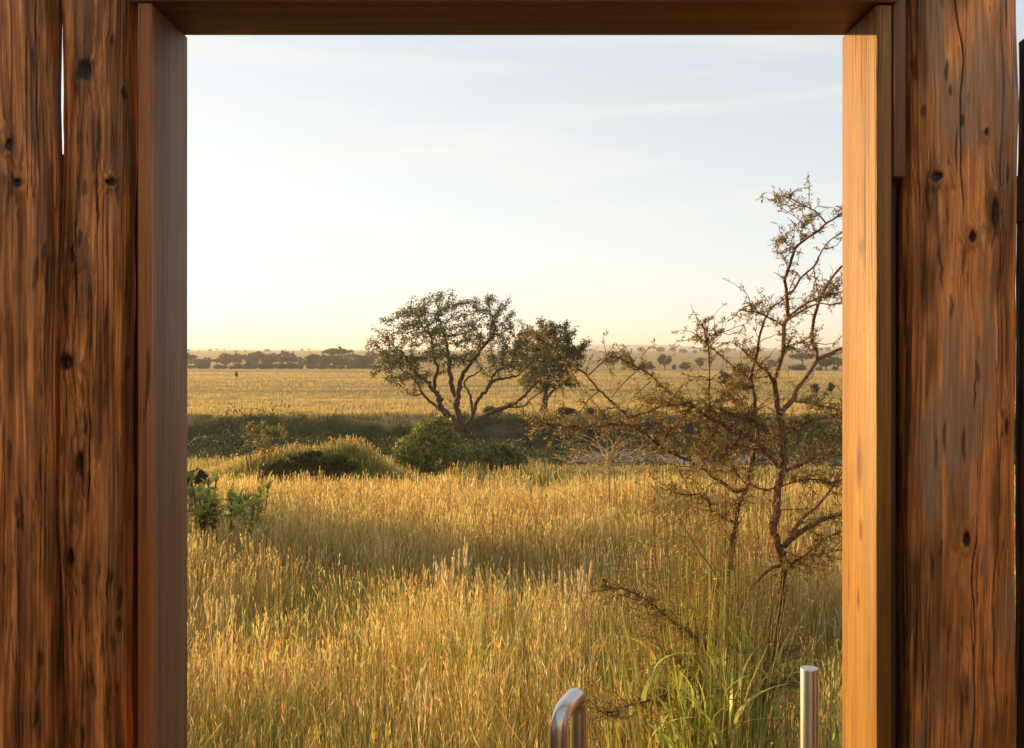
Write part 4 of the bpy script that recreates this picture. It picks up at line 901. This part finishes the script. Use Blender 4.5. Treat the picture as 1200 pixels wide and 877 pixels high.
def jamb_knots(m, spots):
    n, l = m.node_tree.nodes, m.node_tree.links; b = n['Principled BSDF']; src = b.inputs['Base Color'].links[0].from_socket
    t = n.new('ShaderNodeTexCoord'); wz = n.new('ShaderNodeTexNoise'); wz.inputs['Scale'].default_value = 45; l.new(t.outputs['Object'], wz.inputs[0])
    for (yy, zz, ry, rz, st) in spots:
        q = n.new('ShaderNodeMapping'); q.vector_type = 'POINT'; q.inputs['Scale'].default_value = (0, 1/ry, 1/rz); q.inputs['Location'].default_value = (0, -yy/ry, -zz/rz); l.new(t.outputs['Object'], q.inputs[0])
        le = n.new('ShaderNodeVectorMath'); le.operation = 'LENGTH'; l.new(q.outputs[0], le.inputs[0])
        ad = n.new('ShaderNodeMath'); ad.operation = 'MULTIPLY_ADD'; ad.inputs[1].default_value = 1.1; l.new(wz.outputs[0], ad.inputs[0]); l.new(le.outputs['Value'], ad.inputs[2])
        mr = n.new('ShaderNodeMapRange'); mr.inputs['From Min'].default_value = 1.0; mr.inputs['From Max'].default_value = 1.9; mr.inputs['To Min'].default_value = st; mr.inputs['To Max'].default_value = 0; l.new(ad.outputs[0], mr.inputs['Value'])
        mi = n.new('ShaderNodeMixRGB'); mi.inputs[2].default_value = (.10, .035, .01, 1); l.new(mr.outputs[0], mi.inputs[0]); l.new(src, mi.inputs[1]); src = mi.outputs[0]
    l.new(src, b.inputs['Base Color'])
jamb_knots(M_JR, [(615/(px-600)-1.5, EYE-(v-HZ)*(615/(px-600))/F-1.3, ry, rz, st) for (px, v, ry, rz, st) in
    [(1010, 290, .012, .014, .75), (1007, 545, .012, .040, 1), (1009, 622, .008, .016, 1), (1006, 701, .006, .016, 1), (1012, 385, .006, .009, .4), (1014, 118, .004, .012, .5), (1001, 460, .003, .02, .35), (1018, 780, .004, .02, .5)]])
bx_obj('lintel', (-.552, YF-.004, 3.302), (.558, YB+.001, 3.42), M_LN, fr, B0)
bx_obj('lintel_cap', (-.546, YF-.030, 3.3115), (.556, YF-.0045, 3.44), M_LN, fr, B0)
bx_obj('sill', (-.5395, YF, 1.23), (.5495, YB, 1.298), M_LN, fr, B0)
tag(bx_obj('jamb_front_strip', (-.5380, YF-.010, 1.31), (-.5175, YF-.0005, 3.2985), M_JF, None, (-.528, 1.43, 1.31)), 'narrow orange-brown front face of the left jamb, added as a strip', 'batten')  # the jamb's own front face, set on as a separate warmer-coloured strip
tag(bx_obj('gap_filler', (.553, YF+.03, 1.31), (.567, YB-.02, 3.295), M_BT, None, (.56, 1.5, 1.31)), 'dark narrow strip added as shade in the gap between the sunlit jamb and thick log', 'plank')  # dark strip added to make the gap read as black shade
pz = EYE-(208-HZ)/F*1.45
tag(bx_obj('gap_filler', (.5535, YF+.004, pz), (.572, YF+.028, 3.45), M_PL, None, (.56, 1.45, pz)), 'short brown plank high in the gap beside the sunlit jamb', 'plank')
zt = EYE-(180-HZ)/F*1.56; zb = EYE-(745-HZ)/F*1.56
tag(bx_obj('gap_backing', (-.735, 1.565, zb), (-.685, 1.60, zt), M_BT, None, (-.70, 1.56, zb)), 'dark batten closing the gap between the two left logs', 'batten')
tag(bx_obj('gap_backing', (-.640, YB+.004, 1.0), (-.5405, YB+.03, 3.5), M_BT, None, (-.6, 1.6, 1.0)), 'dark board added as shade behind the gap between the knotty log and the left jamb', 'batten')  # added to block the sky and keep this gap dark
tag(bx_obj('gap_backing', (.552, YB+.004, 1.0), (.70, YB+.03, 3.5), M_BT, None, (.6, 1.6, 1.0)), 'dark board added as shade behind the gap right of the sunlit jamb', 'batten')  # dark colour stands in for the darkness inside this gap
g = Geo(); za = EYE-(262-HZ)/F*1.5; zb2 = EYE-(208-HZ)/F*1.5
M_BLK = board_mat('blackened_timber', (.015, .012, .01), (.03, .022, .018), (.01, .01, .01), 'x', 1, .8, .7)
tag(bx_obj('spacer_block', (.742, 1.485, za), (.775, 1.512, zb2), M_BLK, None, (.75, 1.53, za), .003), 'black spacer block joining the thick log to the thin pole', 'block')
# wires that tie the logs
M_WIRE, _n, _l, _b = mat_new('dull_steel_wire'); _b.inputs['Base Color'].default_value = (.2, .19, .18, 1); _b.inputs['Metallic'].default_value = .8; _b.inputs['Roughness'].default_value = .5
g = Geo(); tube(g, smooth_line([P(64, 226, 1.47), P(68, 232, 1.455), P(71, 240, 1.46), P(66, 250, 1.47)], 6), .0006, 5); tube(g, smooth_line([P(73, 228, 1.47), P(69, 238, 1.45), P(65, 246, 1.45), P(62, 257, 1.47)], 6), .0006, 5)
tag(g.build('tie_wire', M_WIRE, None, True), 'bit of wire tying the two left logs at the gap', 'wire')
g = Geo(); tube(g, smooth_line([P(66, 9, 1.49), P(72, 12, 1.47), P(79, 8, 1.49)], 6), .0006, 5)
tag(g.build('tie_wire', M_WIRE, None, True), 'thin wire crossing the gap between the left logs at the very top', 'wire')

# the rest of the open-topped enclosure round the viewer
bpy.context.view_layer.update()
src = [o for o in COL.objects if o.name.startswith('thin_pole')][0]
pm = src.data.copy(); co_ = np.empty(len(pm.vertices)*3, np.float32); pm.vertices.foreach_get('co', co_); co_ = co_.reshape(-1, 3)
c0 = (co_[:, :2].max(0)+co_[:, :2].min(0))/2; co_[:, :2] = (co_[:, :2]-c0)*np.array([3.2, 3.2])
ca_ = np.empty(len(pm.vertices)*4, np.float32); pm.color_attributes['col'].data.foreach_get('color', ca_); ca_ = ca_.reshape(-1, 4); ca_[:, :3] = np.clip(ca_[:, :3]*np.array([4.5, 5.0, 5.0]), 0, .8); pm.color_attributes['col'].data.foreach_set('color', ca_.ravel())
rx_ = float(np.abs(co_[:, 0]).max()); pm.vertices.foreach_set('co', co_.ravel()); pm.update()
def pole(x, y, hz_, sc, lab):
    o = bpy.data.objects.new('wall_log', pm); COL.objects.link(o); o.location = (x, y, 0); o.rotation_euler = (0, 0, R.uniform(0, 6.28)); o.scale = (sc*.055/rx_, sc*.055/rx_, hz_/3.262)
    tag(o, lab, 'log', 'logs of the enclosure outside the picture')
for i in range(5): pole(-.862-i*.118, 1.50+R.normal(0, .008), 3.45, 1.05, 'log of the front wall, left of the picture')
for i in range(4): pole(.955+i*.118, 1.56+R.normal(0, .008), 3.2, 1.05, 'log of the front wall, right of the picture')
for i in range(28):
    for sx in (-1, 1): pole(sx*1.32, 1.42-i*.118, 3.45, 1.05, 'log of the side wall behind the viewer')
M_FILL, n_, l_, b_ = mat_new('cream_fill_sheet'); b_.inputs['Base Color'].default_value = (.74, .66, .54, 1); b_.inputs['Roughness'].default_value = .9  # pale sheet added behind the viewer to throw frontal light on the logs
gx_, gz_ = np.meshgrid(np.linspace(-1.26, 1.26, 120), np.linspace(1.235, 3.9, 30)); ff = .03*np.sin(gx_*21)+.012*np.sin(gx_*47+1)
gk = Geo()
for s_, yb_ in ((1, -1.30), (-1, -1.303)):
    n_r, k_r = gx_.shape; i_ = np.arange(n_r-1)[:, None]*k_r+np.arange(k_r-1)[None]; q_ = np.stack([i_, i_+k_r, i_+k_r+1, i_+1], -1).reshape(-1, 4)
    gk.add(np.stack([gx_, yb_+ff, gz_], -1), q_ if s_ > 0 else q_[:, ::-1])
tag(gk.build('fill_reflector', M_FILL, None, True), 'cream curtain hanging behind the viewer', 'reflector')

# deck the camera stands on
dk = empty('deck', (0, 0, 1.2), 'timber deck under the viewer', 'deck')
for i in range(22):
    y0 = -1.75+i*.142; bx_obj('deck_board', (-1.45, y0, 1.20), (1.45, y0+.136, 1.228), M_DK, dk, (0, 0, 1.2))

# ------------------------------------------------------------------ steel pipes
M_ST, n_, l_, b_ = mat_new('brushed_stainless_steel')
b_.inputs['Base Color'].default_value = (.60, .57, .54, 1); b_.inputs['Metallic'].default_value = 1; b_.inputs['Roughness'].default_value = .26
t_ = n_.new('ShaderNodeTexCoord'); m_ = n_.new('ShaderNodeMapping'); m_.inputs['Scale'].default_value = (900, 900, 12); z_ = n_.new('ShaderNodeTexNoise'); z_.inputs['Scale'].default_value = 1
l_.new(t_.outputs['Object'], m_.inputs[0]); l_.new(m_.outputs[0], z_.inputs[0]); r_ = n_.new('ShaderNodeMapRange'); r_.inputs['To Min'].default_value = .2; r_.inputs['To Max'].default_value = .42
l_.new(z_.outputs[0], r_.inputs[0]); l_.new(r_.outputs[0], b_.inputs['Roughness'])
def fillet(pts, r, m=10):
    pts = [np.array(p, float) for p in pts]; out = [pts[0]]
    for i in range(1, len(pts)-1):
        a = nrm(pts[i-1]-pts[i]); b = nrm(pts[i+1]-pts[i]); p0 = pts[i]+a*r; p1 = pts[i]+b*r
        for t in np.linspace(0, 1, m): out.append((1-t)**2*p0+2*t*(1-t)*pts[i]+t*t*p1)
    out.append(pts[-1]); return np.array(out)
A = P(655, 0, 1.25); Bp = P(678.5, 0, 1.325); zt_ = EYE-(838-HZ)/F*1.25
g = Geo(); tube(g, fillet([(A[0], 1.25, 1.228), (A[0], 1.25, zt_), (Bp[0], 1.325, zt_+.004), (Bp[0], 1.325, 1.228)], .028, 14), .0118, 32)
bp = empty('bent_pipe', (A[0], 1.25, 1.228), 'bent brushed steel pipe curving over like a hook at the bottom of the view', 'pipe')
g.build('tube', M_ST, bp, True, (A[0], 1.25, 1.228))
for c in ((A[0], 1.25), (Bp[0], 1.325)):
    g = Geo(); tube(g, [(c[0], c[1], 1.2285), (c[0], c[1], 1.2385)], .024, 28); bev(g.build('flange', M_ST, bp, False, (A[0], 1.25, 1.228)), .001)
C_ = P(948.5, 0, 1.40); zt2 = EYE-(783-HZ)/F*1.40
rp2 = empty('upright_pipe', (C_[0], 1.40, 1.228), 'straight upright brushed steel pipe standing before the sunlit jamb', 'pipe')
g = Geo(); tube(g, [(C_[0], 1.4, 1.228), (C_[0], 1.4, 1.8), (C_[0], 1.4, zt2-.0012), (C_[0], 1.4, zt2-.0004), (C_[0], 1.4, zt2)], [.0126, .0126, .0126, .0123, .0117], 40)
o = g.build('tube', M_ST, rp2, True, (C_[0], 1.4, 1.228))
g = Geo(); tube(g, [(C_[0], 1.4, 1.2285), (C_[0], 1.4, 1.2385)], .026, 28); bev(g.build('flange', M_ST, rp2, False, (C_[0], 1.4, 1.228)), .001)
try:
    me = o.data; 
    for p in me.polygons: p.use_smooth = abs(p.normal.z) < .5
except Exception: pass

# ------------------------------------------------------------------ air
HD = .00032
g = Geo(); box(g, (-8200, -80, -40), (8200, 6700, 60)); m, n, l, b = mat_new('haze_air'); n.remove(b)
v = n.new('ShaderNodeVolumePrincipled'); v.inputs['Density'].default_value = HD; v.inputs['Color'].default_value = (.95, .93, .9, 1); v.inputs['Anisotropy'].default_value = .3
l.new(v.outputs[0], n['Material Output'].inputs['Volume']); tag(g.build('haze', m), 'pale haze in the air over the plain', 'haze', kind='stuff')
